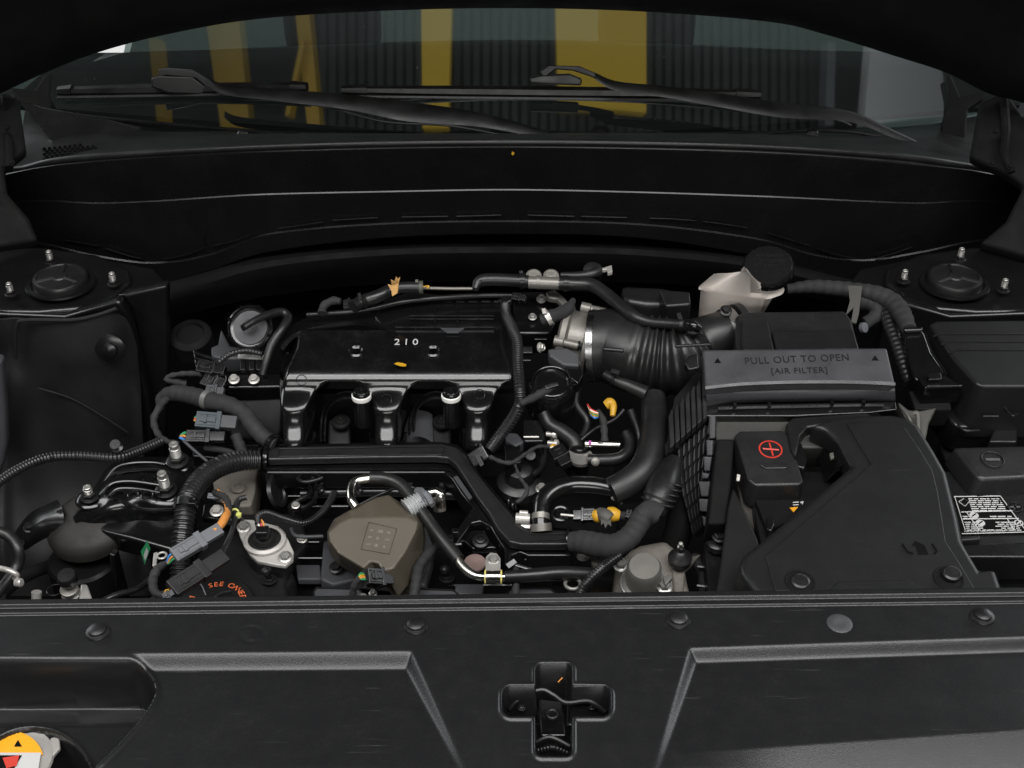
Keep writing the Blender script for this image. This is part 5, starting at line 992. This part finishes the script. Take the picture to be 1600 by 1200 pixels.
g = G(); g.slab([(1070, 872), (1095, 866), (1082, 880), (1072, 890)], -.11, .006); out(g, 'bent_tab', AL, t, bev=.001)
g = G(); g.lathe((933, 882, -.10), [(9, 0), (9, 6), (5, 8), (0, 8)]); out(g, 'stained_plug', AD, label='small stained plug between the hoses near the front', cat='plug')
g = G(); g.torus((895, 912, -.09), 12, 3, n=24); out(g, 'metal_loop', ST, label='small metal loop at the front beside the corrugated branch', cat='loop')
g = G(); g.lathe((911, 870, -.10), [(10, 0), (8, 5), (0, 6)]); out(g, 'grey_nut', ST, label='small grey nut under the taped harness', cat='nut')

# ================================================================ right side
t = T('brake_reservoir', 'white translucent brake fluid reservoir with black cap at the back right', 'reservoir', (1150, 480, 0))
g = G()
top = [(1116, 428, .10), (1150, 427, .10), (1160, 424, .115), (1164, 418, .135), (1175, 432, .12), (1186, 442, .10), (1205, 448, .09), (1222, 446, .09)]
rim1 = [(1093, 447, .07), (1108, 449, .072), (1130, 452, .074), (1160, 456, .076), (1178, 457, .078), (1200, 458, .078), (1216, 456, .08), (1225, 452, .082)]
rim2 = [(1092, 451, .066), (1106, 453, .068), (1130, 456, .070), (1160, 460, .072), (1178, 462, .074), (1200, 463, .074), (1216, 461, .076), (1223, 457, .078)]
m1_ = [(1096, 453, .062), (1108, 456, .064), (1130, 459, .066), (1160, 463, .068), (1176, 465, .070), (1190, 466, .070), (1203, 466, .072), (1208, 462, .074)]
bot = [(1092, 500, .0), (1105, 510, .0), (1125, 514, .0), (1150, 514, .0), (1165, 510, .0), (1178, 506, .0), (1188, 496, .005), (1195, 480, .02)]
back = [(p[0], p[1] - 4, p[2]) for p in top]
g.loft([[pt(p) + V((0, .012, -.012)) for p in top], top, rim1, rim2, m1_, bot], 5); out(g, 'tank', WH, t, solid=.003, ang=60)
g = G(); g.lathe((1200, 423, .10), [(36, -6), (39, -2), (39, 12), (36, 16), (0, 17)], (-.15, -.35, .93), 36); out(g, 'screw_cap', PL, t)
for k in range(18):
    a = 2 * math.pi * k / 18; ax = V((-.15, -.35, .93)).normalized(); N = ax.cross(V((0, 1, 0))).normalized(); B = ax.cross(N); q = W(1200, 423, .10); g = G(); d = (N * math.cos(a) + B * math.sin(a)) * mpp(q) * 38; g.tube([q + d, q + d + ax * mpp(q) * 12], 2.4, n=6); out(g, 'cap_grip', PL, t)
capn = V((-.15, -.35, .93)).normalized(); cpl = Plane(W(1200, 423, .10) + capn * mpp(W(1200, 423, .1)) * 17.2, capn)
for i, (s_, a_, b_) in enumerate((('WARNING', (1180, 402), (1224, 402)), ('CLEAN FILLER CAP', (1178, 409), (1226, 409)), ('BEFORE REMOVING', (1179, 416), (1226, 416)))):
    text(s_, 'embossed_text', RU, t, a_, b_, cpl, ext=.0006)
g = G(); g.lathe((1165, 505, .01), [(24, 0), (24, 20)], (0, 0, 1)); out(g, 'tank_foot', PD, t)
g = G(); g.slab([(1030, 452), (1078, 455), (1080, 475), (1040, 478)], slope(452, .05, 478, .045), .05); out(g, 'relay_box', PM, bev=.004, label='dark textured box in shadow left of the white reservoir', cat='box')
g = G(); g.slab([(970, 445), (1035, 448), (1075, 458), (1078, 475), (1010, 474), (975, 468)], slope(445, .03, 475, .03), .05); out(g, 'master_cylinder', PM, bev=.01, label='dark rounded casing behind the intake pipe', cat='casing')

# air filter box
t = T('air_filter_box', 'black air filter box with finned left side and wide grained lid', 'air filter box', (1230, 700, -.1))
g = G(); g.slab([(1150, 492), (1160, 486), (1320, 484), (1332, 500), (1346, 560), (1150, 560)], slope(484, .065, 545, .05), .10); out(g, 'rear_body', PM, t, bev=.006, seg=3)
g = G(); g.slab([(1158, 497), (1194, 496), (1200, 500), (1210, 548), (1160, 548)], slope(484, .070, 545, .057), .01); out(g, 'rear_panel', PM, t, bev=.003)
g = G(); g.slab([(1206, 517), (1334, 515), (1343, 546), (1214, 548)], slope(484, .070, 545, .057), .01); out(g, 'rear_panel', PM, t, bev=.003)
g = G(); g.tube([W(1150, 517, .026), W(1160, 515, .026)], 42, n=32); out(g, 'inlet_neck', PM, t)
g = G(); g.slab([(1098, 546), (1386, 543), (1399, 600), (1330, 598), (1240, 598), (1160, 601), (1102, 608)], slope(543, .07, 608, .045), .02); LM = mat('lid_plastic', (.040, .040, .044), .36, grain=1, gs=650, dust=.2); lid = out(g, 'lid', LM, t, bev=.004, seg=3)
lp = slope(543, .07, 608, .045); LT = Plane(lp.p + lp.n * .0006, lp.n)
g = G(); g.loft([[lp.at(1102, 606), lp.at(1160, 600), lp.at(1240, 597), lp.at(1330, 597), lp.at(1399, 600)], [(1102, 610, .036), (1160, 605, .034), (1240, 602, .034), (1330, 601, .034), (1398, 604, .036)],
                 [(1103, 617, .030), (1160, 613, .028), (1240, 610, .028), (1330, 609, .028), (1398, 611, .030)], [(1104, 626, .020), (1160, 622, .019), (1240, 620, .019), (1330, 619, .019), (1399, 620, .020)], [(1104, 634, .008), (1160, 628, .008), (1240, 626, .008), (1330, 625, .008), (1399, 627, .008)]], 8, 4); out(g, 'lid_handle', LM, t, solid=.004)
text('PULL OUT TO OPEN', 'lettering', EP, lid, (1165, 569), (1327, 563), LT, size=1.05, ext=.0003, spacing=1.1)
text('[AIR FILTER]', 'lettering', EP, lid, (1206, 584), (1293, 582), LT, size=.95, ext=.0003, spacing=1.1)
for x in (1122, 1368): g = G(); g.slab([(x - 6, 567 - (x > 1200) * 4), (x + 5, 567 - (x > 1200) * 4), (x - 1, 559 - (x > 1200) * 4)], LT, .0005); out(g, 'arrow_mark', BP, lid)
g = G(); g.slab([(1098, 632), (1400, 627), (1402, 640), (1360, 645), (1240, 650), (1100, 650)], slope(627, .012, 650, .006), .02); out(g, 'lower_lip', PG, t, bev=.002)
g = G(); g.bar((1122, 638, .012), (1380, 633, .012), 3, 4); out(g, 'hinge_bar', PG, t)
for x, y in ((1148, 634), (1349, 630), (1202, 633), (1300, 631)): g = G(); g.box((x, y, .016), .004, .005, .006); out(g, 'hinge_lug', PG, t)
g = G(); g.slab([(1112, 642), (1245, 641), (1380, 644), (1380, 700), (1250, 700), (1146, 690), (1120, 690)], slope(641, .0, 700, -.02), .05); out(g, 'front_body', mat('box_plastic', (.026, .026, .024), .5, grain=.3, dust=.35, dustcol=(.10, .09, .06)), t, bev=.003)
g = G(); g.slab([(1120, 685), (1148, 685), (1142, 760), (1135, 818), (1106, 818), (1112, 760)], slope(685, -.01, 818, -.05), .05); out(g, 'side_column', PD, t, bev=.004)
# finned side: upper fins
for i in range(7):
    x = 1048 + i * 8.6; y0 = 640 - i * 9.0; g = G(); g.slab([(x - 3, y0 + 10), (x + 1, y0 - 2), (x + 4, y0), (x + 6, 694 - i * 7.5), (x - 1, 700 - i * 7.5)], slope(590, .03 + .0 * i, 700, .0), .014); out(g, 'upper_fin', PT, t, bev=.0016)
g = G(); g.slab([(1054, 622), (1090, 580), (1104, 590), (1106, 620), (1060, 700), (1040, 700)], slope(590, .018, 700, -.014), .03); out(g, 'upper_fin_back', PD, t)
g = G(); g.slab([(1038, 694), (1096, 628), (1104, 634), (1100, 652), (1040, 712)], slope(628, .018, 712, -.014), .02); out(g, 'flange', PD, t, bev=.002)
# lower fins as a lattice leaning with the box
Lc = [(1054, 704, -.02), (1057, 740, -.045), (1062, 772, -.065), (1071, 802, -.085), (1079, 838, -.108)]
Rc = [(1117, 650, -.0), (1115, 690, -.028), (1110, 730, -.055), (1107, 770, -.08), (1112, 812, -.105)]
LL_ = crom([W(*p) for p in Lc], 14); RR_ = crom([W(*p) for p in Rc], 14)
def fin_pt(u, v):
    k = min(int(v * (len(LL_) - 1)), len(LL_) - 2); f = v * (len(LL_) - 1) - k
    return LL_[k].lerp(LL_[k + 1], f).lerp(RR_[k].lerp(RR_[k + 1], f), u)
fn = V((-.60, -.55, .58)).normalized()
for i in range(8):
    for k in range(7):
        u0, u1 = (i + .22) / 8, (i + .98) / 8; v0, v1 = (k + .05) / 7, (k + .93) / 7
        A_ = [fin_pt(u0, v0 + .02) , fin_pt(u1, v0), fin_pt(u1, v1 - .01), fin_pt((u0 + u1) / 2, v1 + .012), fin_pt(u0, v1 - .01)]
        A_[0] -= fn * .004; A_[4] -= fn * .004
        g = G(); n5 = 5; g.add(A_ + [p - fn * .010 for p in A_], [tuple(range(5)), tuple(reversed(range(5, 10)))] + [(q, q + 5, (q + 1) % 5 + 5, (q + 1) % 5) for q in range(5)]); out(g, 'side_fin', PT, t, bev=.0010, seg=2)
for k, q_ in enumerate(([(1107, 649), (1118, 650), (1117, 685), (1108, 686)], [(1103, 687), (1114, 688), (1113, 712), (1104, 712)], [(1099, 713), (1112, 714), (1109, 736), (1100, 736)], [(1096, 738), (1109, 740), (1106, 748), (1097, 748)], [(1091, 752), (1110, 752), (1107, 776), (1095, 776)], [(1091, 779), (1109, 780), (1106, 800), (1093, 799)], [(1097, 806), (1112, 812), (1106, 824), (1099, 823)])):
    z_ = .006 - .016 * k; g = G(); g.slab(q_, Plane(W(*q_[0], z_), V((-.35, -.72, .60))), .014); out(g, 'end_fin', LM, t, bev=.0016)
A_ = [fin_pt(0, 0) - fn * .013, fin_pt(1, 0) - fn * .013, fin_pt(1, 1) - fn * .013, fin_pt(0, 1) - fn * .013]
g = G(); g.add(A_ + [p - fn * .01 for p in A_], [(0, 1, 2, 3), (7, 6, 5, 4), (0, 4, 5, 1), (1, 5, 6, 2), (2, 6, 7, 3), (3, 7, 4, 0)]); out(g, 'fin_back', PD, t)
bolt(t, (1124, 838, -.08), 9, 8, BK); g = G(); g.lathe((1122, 846, -.095), [(19, -10), (19, 0), (14, 4), (0, 5)]); out(g, 'rubber_foot', RU, t)

# battery
t = T('battery', 'black battery with printed warning label and covered terminals on the right', 'battery', (1350, 860, -.2))
g = G(); g.slab([(1165, 735), (1640, 735), (1700, 880), (1195, 880)], -.055, .15); out(g, 'case', PM, t, bev=.004)
g = G(); g.slab([(1148, 680), (1156, 673), (1222, 672), (1234, 680), (1240, 700), (1256, 752), (1250, 757), (1180, 758), (1170, 750)], slope(672, -.004, 758, -.018), .04, flare=.004); pc = out(g, 'positive_cover', PT, t, bev=.006, seg=4)
pp = slope(672, -.004, 758, -.018); PQ = Plane(pp.p + pp.n * .0004, pp.n); c = PQ.at(1204, 702)
def ringG(c, n, rx, w_, k=36):
    """flat printed ring with thickness"""
    m = mpp(c); N = V((1, 0, 0)); B = n.cross(N).normalized(); vs = []
    for r in (rx - w_, rx):
        for i in range(k): a = 2 * math.pi * i / k; vs.append(c + (N * math.cos(a) + B * math.sin(a)) * r * m + n * .0003)
    g = G(); g.add(vs + [v - n * .0006 for v in vs], [(i, (i + 1) % k, k + (i + 1) % k, k + i) for i in range(k)] + [(2 * k + i, 3 * k + i, 3 * k + (i + 1) % k, 2 * k + (i + 1) % k) for i in range(k)]); return g
out(ringG(c, pp.n, 18.5, 2.2), 'red_circle', RD, pc)
for a_, b_ in (((1192, 701), (1217, 703)), ((1202, 692), (1208, 712))): g = G(); g.bar(PQ.at(*a_), PQ.at(*b_), 2.4, .6); out(g, 'red_plus', RD, pc)
g = G(); g.slab([(1187, 726), (1192, 724), (1228, 724), (1234, 726), (1230, 731), (1196, 732)], Plane(pp.p + pp.n * .003, pp.n), .004); out(g, 'thumb_ledge', PT, t, bev=.0015)
g = G(); g.slab([(1178, 775), (1252, 765), (1260, 800), (1200, 830)], -.045, .02); out(g, 'terminal_shelf', PD, t)
g = G(); g.slab([(1234, 793), (1247, 792), (1240, 800)], -.0435, .001); out(g, 'warning_triangle', mat('amber_print', (.8, .35, .02), .5), t)
for y in (785, 789): g = G(); g.bar((1239, y, -.0435), (1248, y - .5, -.0435), 1.6, .6); out(g, 'print_line', WP, t)
g = G(); g.slab([(1250, 784), (1256, 783), (1254, 788)], -.0435, .0008); out(g, 'print_mark', WP, t)
g = G(); g.slab([(1490, 698), (1600, 695), (1660, 742), (1540, 748), (1528, 746)], slope(695, -.02, 748, -.025), .035, flare=.008); out(g, 'negative_cover', PT, t, bev=.006, seg=3)
q = slope(695, -.019, 748, -.024); c = q.at(1551, 718); g = G(); g.torus(c, 17, 1.3, q.n, n=34); out(g, 'embossed_ring', PM, t); g = G(); g.bar(q.at(1540, 718), q.at(1562, 718), 4, 1.4); out(g, 'embossed_minus', PM, t)
g = G(); g.slab([(1495, 850), (1640, 846), (1640, 870), (1510, 870)], -.035, .04); out(g, 'front_rail', PL, t, bev=.003)
g = G(); g.slab([(1500, 838), (1530, 836), (1533, 842), (1502, 844)], -.03, .015); out(g, 'case_tab', PM, t, bev=.002)
LP_ = flat(-.0535); LP2 = flat(-.0528)
g = G(); g.slab([(1488, 776), (1564, 775), (1606, 834), (1503, 836)], LP_, .001); lb = out(g, 'label_base', BP, t)
def lline(a, b, w_=1.4, m=None): g = G(); g.bar(LP2.at(*a), LP2.at(*b), w_, .5); out(g, 'print_line', m or WP, lb)
for a, b in (((1490, 776), (1563, 775)), ((1563, 775), (1605, 832)), ((1503, 834), (1606, 831)), ((1492, 777), (1508, 828)), ((1502, 800), (1584, 798)), ((1510, 800), (1530, 828)), ((1504, 811), (1592, 810)), ((1574, 811), (1584, 828))): lline(a, b)
rnd = random.Random(3)
for r in range(17):
    y = 779.5 + r * 3.05; xl = 1492 + (y - 776) * .30; xr = 1562 + (y - 776) * .70
    x = xl + (20 if r < 7 else 3)
    if r in (7, 8, 11): continue
    while x < xr - 4:
        L_ = rnd.uniform(4, 13); x2 = min(x + L_, xr - 3)
        if not (7 < r < 16 and (1516 + (r - 7) * 1.8 < x < 1540 + (r - 7) * 1.5)): g = G(); g.bar(LP2.at(x, y), LP2.at(x2, y - .1), 1.5, .4); out(g, 'print_line', WP, lb)
        x = x2 + rnd.uniform(1.2, 3)
for x, y in ((1522, 805), (1532, 817), (1592, 817)):
    g = ringG(LP2.at(x, y), V((0, 0, 1)), 7, 7 if x < 1590 else 1.6, 20); out(g, 'pictogram_disc', WP, lb)
    g = G(); g.bar(LP2.at(x - 3, y + 2) + V((0, 0, .0006)), LP2.at(x + 3, y - 2) + V((0, 0, .0006)), 2, .4); out(g, 'pictogram_mark', BP if x < 1590 else WP, lb)
P_ = [LP2.at(*a) for a in ((1498, 784), (1506, 779), (1514, 784), (1508, 791))]; g = G(); g.tube(P_ + [P_[0]], .8, n=5, smooth=False); out(g, 'pictogram_diamond', WP, lb)
text('KEEP OUT OF REACH OF CHILDREN', 'print_text', WP, lb, (1507, 831.5), (1570, 830.5), LP2, size=1.1)
c = W(1586, 792, -.053); g = G(); g.torus(c, 11, 1.1, n=22); out(g, 'vent_plug', PM, t)
for a in range(6): d = V((math.cos(R(a * 60)), math.sin(R(a * 60)), 0)) * mpp(c); g = G(); g.bar(c + d * 2, c + d * 8, 2.4, 1.4); out(g, 'vent_rib', PM, t)
t = T('battery_tray', 'grey black battery tray wall rising left of the battery', 'tray', (1160, 880, -.15))
g = G(); g.slab([(1145, 762), (1150, 768), (1184, 842), (1186, 850), (1160, 930), (1120, 930), (1130, 850), (1138, 790)], slope(762, -.03, 930, -.06), .02); out(g, 'tray_wall', DU, t, bev=.003)
g = G(); g.slab([(1152, 750), (1168, 760), (1198, 800), (1212, 850), (1186, 848), (1158, 790)], slope(750, -.05, 850, -.08), .02); out(g, 'tray_inner', mat('dusty_steel', (.04, .037, .033), .7, dust=.7, dustcol=(.09, .07, .055), ds=60), t, bev=.003)
g = G(); g.tube([(1154, 742, -.02), (1153, 752, -.025)], 3, n=8); out(g, 'clip_pin', SP, t)
g = G(); g.slab([(1198, 806), (1208, 804), (1212, 818), (1206, 830), (1198, 826)], -.04, .02); out(g, 'hold_down_nut', PL, t, bev=.003)
g = G(); g.slab([(1100, 845), (1130, 850), (1128, 940), (1108, 940)], -.11, .03); out(g, 'lower_bracket', PM, t, bev=.004)

# air intake duct
t = T('intake_duct', 'broad matt black air intake duct lying over the battery on the right', 'air duct', (1360, 900, -.05))
dp = slope(650, .018, 920, -.010)
ol = [(1268, 664), (1300, 652), (1340, 648), (1395, 647), (1420, 652), (1436, 664), (1462, 706), (1480, 738), (1488, 770), (1498, 810), (1505, 845), (1512, 858), (1531, 890), (1556, 888), (1566, 918), (1572, 930), (1185, 930), (1172, 912), (1160, 895), (1157, 882), (1162, 866), (1185, 848), (1250, 795), (1310, 745), (1330, 728), (1310, 690), (1290, 672)]
g = G(); g.slab(ol, dp, .035, flare=.004); out(g, 'duct_body', DU, t, bev=.008, seg=4)
il = [(1324, 662), (1345, 660), (1400, 660), (1414, 668), (1436, 700), (1457, 734), (1466, 770), (1478, 846), (1500, 880), (1524, 921), (1212, 923), (1196, 868), (1362, 724), (1340, 690)]
dq = Plane(dp.p + dp.n * .0022, dp.n); g = G(); g.slab(il, dq, .003); out(g, 'raised_panel', DU, t, bev=.0012)
dr = Plane(dp.p + dp.n * .004, dp.n); g = G(); g.slab([(1294, 924), (1310, 908), (1418, 906), (1444, 920), (1444, 926)], dr, .003); out(g, 'front_step', DU, t, bev=.0012)
ds_ = Plane(dp.p + dp.n * .0028, dp.n)
g = G(); g.slab([(1425, 852), (1430, 845), (1445, 852), (1451, 866), (1435, 866), (1431, 853)], ds_, .0008); out(g, 'arrow_slot_shade', BP, t)  # flat black patch stands in for the shade inside the arrow cutout
for a in (((1410, 850), (1418, 862), (1427, 865)), ((1457, 850), (1464, 861), (1460, 865))): g = G(); g.tube([ds_.at(*q) for q in a], 1.6, n=6, smooth=False); out(g, 'slot_shade_line', BP, t)  # black lines paint the shade of the cutout's side slots
for x, y, pl_ in ((1250, 909, 0), (1482, 904, 1)):
    c = dq.at(x, y); g = G(); g.torus(c, 22, 2.2, dp.n, n=40); g.lathe(c, [(22, .3), (16, 1), (0, .6)], dp.n, 36); out(g, 'fastener_seat', PD, t)
    g = G(); g.lathe(c + V(((.003, .003, .002) if pl_ else (0, 0, 0))), [(15, 1), (15, 3 + 4 * pl_), (12, 5 + 4 * pl_), (11, 4 + 4 * pl_), (0, 4.4 + 4 * pl_)], dp.n, 32); out(g, 'push_fastener', PM, t)
# duct mouth
g = G(); g.slab([(1228, 662), (1238, 652), (1355, 643), (1366, 652), (1345, 660), (1300, 662), (1262, 668), (1252, 680), (1244, 716), (1236, 700)], slope(643, .006, 716, -.006), .03); out(g, 'mouth_collar', PM, t, bev=.004)
g = G(); g.loft([[(1262, 668, -.002), (1290, 676, .0), (1312, 694, .002), (1326, 722, .002)], [(1258, 680, -.02), (1280, 690, -.018), (1298, 708, -.018), (1308, 735, -.018)], [(1252, 700, -.05), (1270, 712, -.05), (1284, 730, -.05), (1290, 752, -.05)]], 6, 4); out(g, 'mouth_throat', PL, t, solid=.003)
g = G(); g.slab([(1238, 700), (1252, 690), (1262, 716), (1258, 732), (1244, 728)], slope(690, -.01, 732, -.015), .02); out(g, 'terminal_clamp', PL, t, bev=.003)
g = G(); g.slab([(1296, 708), (1302, 706), (1304, 714), (1298, 716)], -.0, .004); out(g, 'glint_patch', AL, bev=.001, label='tiny bright patch standing in for a glint in the mouth of the air duct', cat='scrap')  # pale piece added to stand in for a small glint

# fuse box
fuse = t = T('fuse_box', 'large dark fuse box with ridged lid at the right edge', 'fuse box', (1560, 660, -.05))
g = G(); g.slab([(1452, 506), (1462, 501), (1640, 499), (1720, 520), (1740, 600), (1640, 603), (1535, 603), (1524, 598), (1490, 560)], slope(500, .045, 603, .035), .09, flare=.006); out(g, 'lid', DU, t, bev=.010, seg=4)
fp = slope(500, .0455, 603, .0355)
for a in ([(1458, 526), (1470, 521), (1640, 521)], [(1470, 539), (1484, 533), (1640, 533)], [(1484, 552), (1497, 546), (1640, 546)]): g = G(); g.tube([fp.at(*q) for q in a], 1.7, n=6, smooth=False); out(g, 'lid_ridge', DU, t)
g = G(); g.slab([(1460, 625), (1490, 662), (1500, 668), (1640, 668), (1640, 640), (1530, 640), (1480, 600)], slope(600, -.02, 668, -.035), .05); out(g, 'lower_case', PL, t, bev=.005)
g = G(); g.tube([(1496, 664, -.03), (1508, 672, -.032), (1530, 672, -.032)], 2, n=6); g.tube([(1566, 632, .0), (1580, 648, -.004), (1590, 648, -.004)], 1.8, n=6); g.tube([(1536, 650, -.01), (1560, 650, -.01)], 2, n=6); out(g, 'case_edge', PL, t)
g = G(); g.slab([(1560, 655), (1590, 650), (1590, 690), (1545, 690)], -.04, .02); out(g, 'case_tab', PM, t, bev=.003)
# ECU connector and harness
h = hose('taped_harness', 'thick cloth taped harness bending down to the flat connector behind the filter lid', 'harness', [(1230, 452, .03), (1265, 448, .035), (1300, 450, .04), (1335, 454, .045), (1370, 460, .05), (1395, 472, .05), (1410, 492, .048), (1420, 515, .045)], [8, 11, 12, 13, 14, 15, 15, 12], TP, n=18)
g = G(); g.slab([(1325, 446), (1347, 447), (1345, 465), (1342, 490), (1338, 505), (1330, 503), (1334, 480), (1322, 492), (1328, 470)], slope(446, .065, 505, .045), .002); out(g, 'torn_grey_tape', FO, label='torn dull grey tape hanging from the right harness', cat='tape')
hose('harness_branch', 'cloth taped branch curling under the right harness', 'harness', [(1345, 470, .035), (1365, 475, .035), (1372, 490, .03), (1352, 505, .02)], [13, 14, 12, 10], TP)
hose('black_conduit', 'glossy black conduit with ribs left of the flat connector', 'conduit', [(1385, 480, .035), (1388, 500, .03), (1398, 530, .022), (1412, 570, .01), (1422, 600, .0)], [12, 12, 11, 12, 12], PM, corr=(9, 1.2))
t = T('flat_connector', 'flat glossy black lever connector between filter lid and fuse box', 'connector', (1460, 600, .0))
g = G(); g.slab([(1413, 513), (1440, 513), (1446, 522), (1456, 550), (1475, 578), (1480, 588), (1440, 600), (1428, 590), (1418, 560)], slope(513, .045, 600, .02), .025); out(g, 'connector_hood', PG, t, bev=.004)
g = G(); g.slab([(1434, 590), (1478, 586), (1504, 604), (1446, 606)], slope(586, .028, 606, .024), .03); out(g, 'lever_frame', PG, t, bev=.002)
g = G(); g.slab([(1450, 583), (1470, 582), (1472, 592), (1451, 593)], slope(582, .034, 593, .032), .004); out(g, 'lever_latch', PL, t, bev=.001)
g = G(); g.tube([W(1446, 522, .044), W(1456, 550, .037), W(1475, 578, .029), W(1478, 586, .028)], 2, n=6); out(g, 'hood_edge', PG, t)
g = G(); g.bar((1412, 516, .048), (1441, 515, .048), 7, 6); out(g, 'hood_collar', PG, t, bev=.002)
g = G(); g.bar((1448, 604, .026), (1503, 603, .026), 2, 3); out(g, 'frame_edge', PL, t)
g = G(); g.slab([(1420, 610), (1480, 608), (1488, 640), (1430, 640)], slope(608, .0, 640, -.01), .04); out(g, 'lower_block', PD, t, bev=.003)
OB = mat('old_casting', (.10, .097, .088), .5, metal=.4, grain=.6, gs=300, dust=.5, ds=60)
t = T('cast_bracket', 'dull cast metal bracket between the filter box and fuse box', 'bracket', (1435, 670, -.04))
g = G(); g.slab([(1402, 626), (1420, 640), (1434, 642), (1464, 636), (1452, 660), (1446, 692), (1436, 690), (1426, 668), (1412, 648)], slope(626, .0, 692, -.02), .02); out(g, 'bracket_plate', OB, t, bev=.003)
g = G(); g.tube([(1428, 646, .004), (1434, 648, .004), (1435, 675, -.012)], 4.5, n=10); g.tube([(1410, 638, .003), (1420, 652, .0), (1428, 670, -.01)], 2.5, n=8); out(g, 'bracket_rib', OB, t)
g = G(); g.lathe((1347, 512, .02), [(8, 0), (8, 6), (4, 7)], (0.6, -.6, .5)); out(g, 'pale_clip', GY, label='small pale clip at the rear corner of the filter box', cat='clip')
g = G(); g.slab([(1465, 690), (1640, 690), (1640, 780), (1500, 770)], -.09, .05); out(g, 'support_frame', PD, fuse, bev=.004)

# ================================================================ smaller wiring and brackets in the gaps
hose('thin_wire', 'thin black wire behind the left end of the rail', 'wire', [(455, 730, -.11), (470, 752, -.10), (500, 748, -.10), (512, 738, -.10)], 3, CO)
hose('thin_wire', 'thin black wire curling above the brown cover', 'wire', [(560, 790, -.1), (600, 770, -.09), (640, 760, -.1), (690, 790, -.1)], 2.6, CO)
h = hose('fuel_rail', 'glossy black tube along the engine above the brown cover', 'fuel rail', [(470, 772, -.13), (600, 768, -.13), (730, 775, -.13)], 8, PN, n=16)
for x in (500, 560, 640, 690): g = G(); g.lathe((x, 766, -.118), [(7, -2), (7, 5), (4, 7), (4, 10)], (0, -.3, 1), 14); out(g, 'injector_cap', PG, h)
t = T('valve_block', 'black valve block with bolts between the fork of the rail and the front', 'valve block', (850, 890, -.15))
g = G(); g.slab([(815, 876), (880, 874), (884, 892), (818, 893)], -.125, .02); out(g, 'block', PG, t, bev=.003)
for x in (828, 868): bolt(t, (x, 884, -.122), 5, 6, BK)
hose('thin_hose', 'thin black hose passing behind the square connector', 'hose', [(835, 650, -.06), (850, 690, -.08), (846, 730, -.09), (830, 742, -.09)], 6, RU)
hose('thin_hose', 'thin black hose under the throttle body', 'hose', [(905, 600, -.02), (900, 630, -.04), (918, 660, -.06), (905, 690, -.07)], 6, RU)
hose('thin_hose', 'thin black hose behind the big matt hose', 'hose', [(985, 640, -.04), (1000, 690, -.07), (985, 730, -.08)], 7, RU)
hose('vent_pipe', 'thin black pipe running behind the breather hose', 'pipe', [(480, 492, .02), (560, 486, .03), (640, 470, .03), (740, 462, .03), (820, 462, .03)], 4, RU)
t = T('coolant_bracket', 'black ribbed bracket behind the round actuator', 'bracket', (330, 600, -.1))
g = G(); g.slab([(300, 545), (345, 560), (348, 580), (305, 575)], slope(545, -.05, 580, -.06), .02); out(g, 'plate', PG, t, bev=.003)
for k in range(3): g = G(); g.bar((304, 552 + k * 8, -.047), (342, 563 + k * 6, -.049), 2.5, 4); out(g, 'bracket_rib', PG, t)
t = T('starter_cable', 'black cable end with a bolt under the long glossy connector', 'cable end', (335, 705, -.1))
g = G(); g.tube([(320, 700, -.08), (350, 704, -.08), (375, 712, -.085)], 5, n=10); out(g, 'cable', TP, t); bolt(t, (340, 722, -.09), 6, 6, BK)
for x, y, lab in ((462, 790, 'small silver bolt above the round plug lead'), (806, 742, 'small silver bolt near the camshaft sensor'), (884, 866, 'small silver bolt right of the rail end')):
    q = T('small_bolt', lab, 'bolt', (x, y, -.1), 'small loose set bolts'); bolt(q, (x, y, -.10), 5, 6, ST)
g = G(); g.slab([(640, 735), (720, 738), (700, 765), (650, 760)], -.13, .01); out(g, 'heat_shield', PM, bev=.003, label='dark plate under the bend of the rail', cat='plate')
h = hose('oxygen_lead', 'black sleeved lead low in front of the engine mount', 'lead', [(150, 945, -.12), (180, 930, -.12), (215, 920, -.13), (240, 900, -.14)], 5, CO)
t = T('lower_loom', 'black loom with clips running beside the right air box corner', 'loom', (1100, 920, -.16))
g = G(); g.tube([(1085, 870, -.15), (1098, 900, -.15), (1100, 950, -.16)], 8, n=12); out(g, 'loom', TP, t)
for y in (885, 915): g = G(); g.bar((1088, y, -.135), (1106, y + 2, -.135), 5, 5); out(g, 'loom_clip', PL, t, bev=.001)
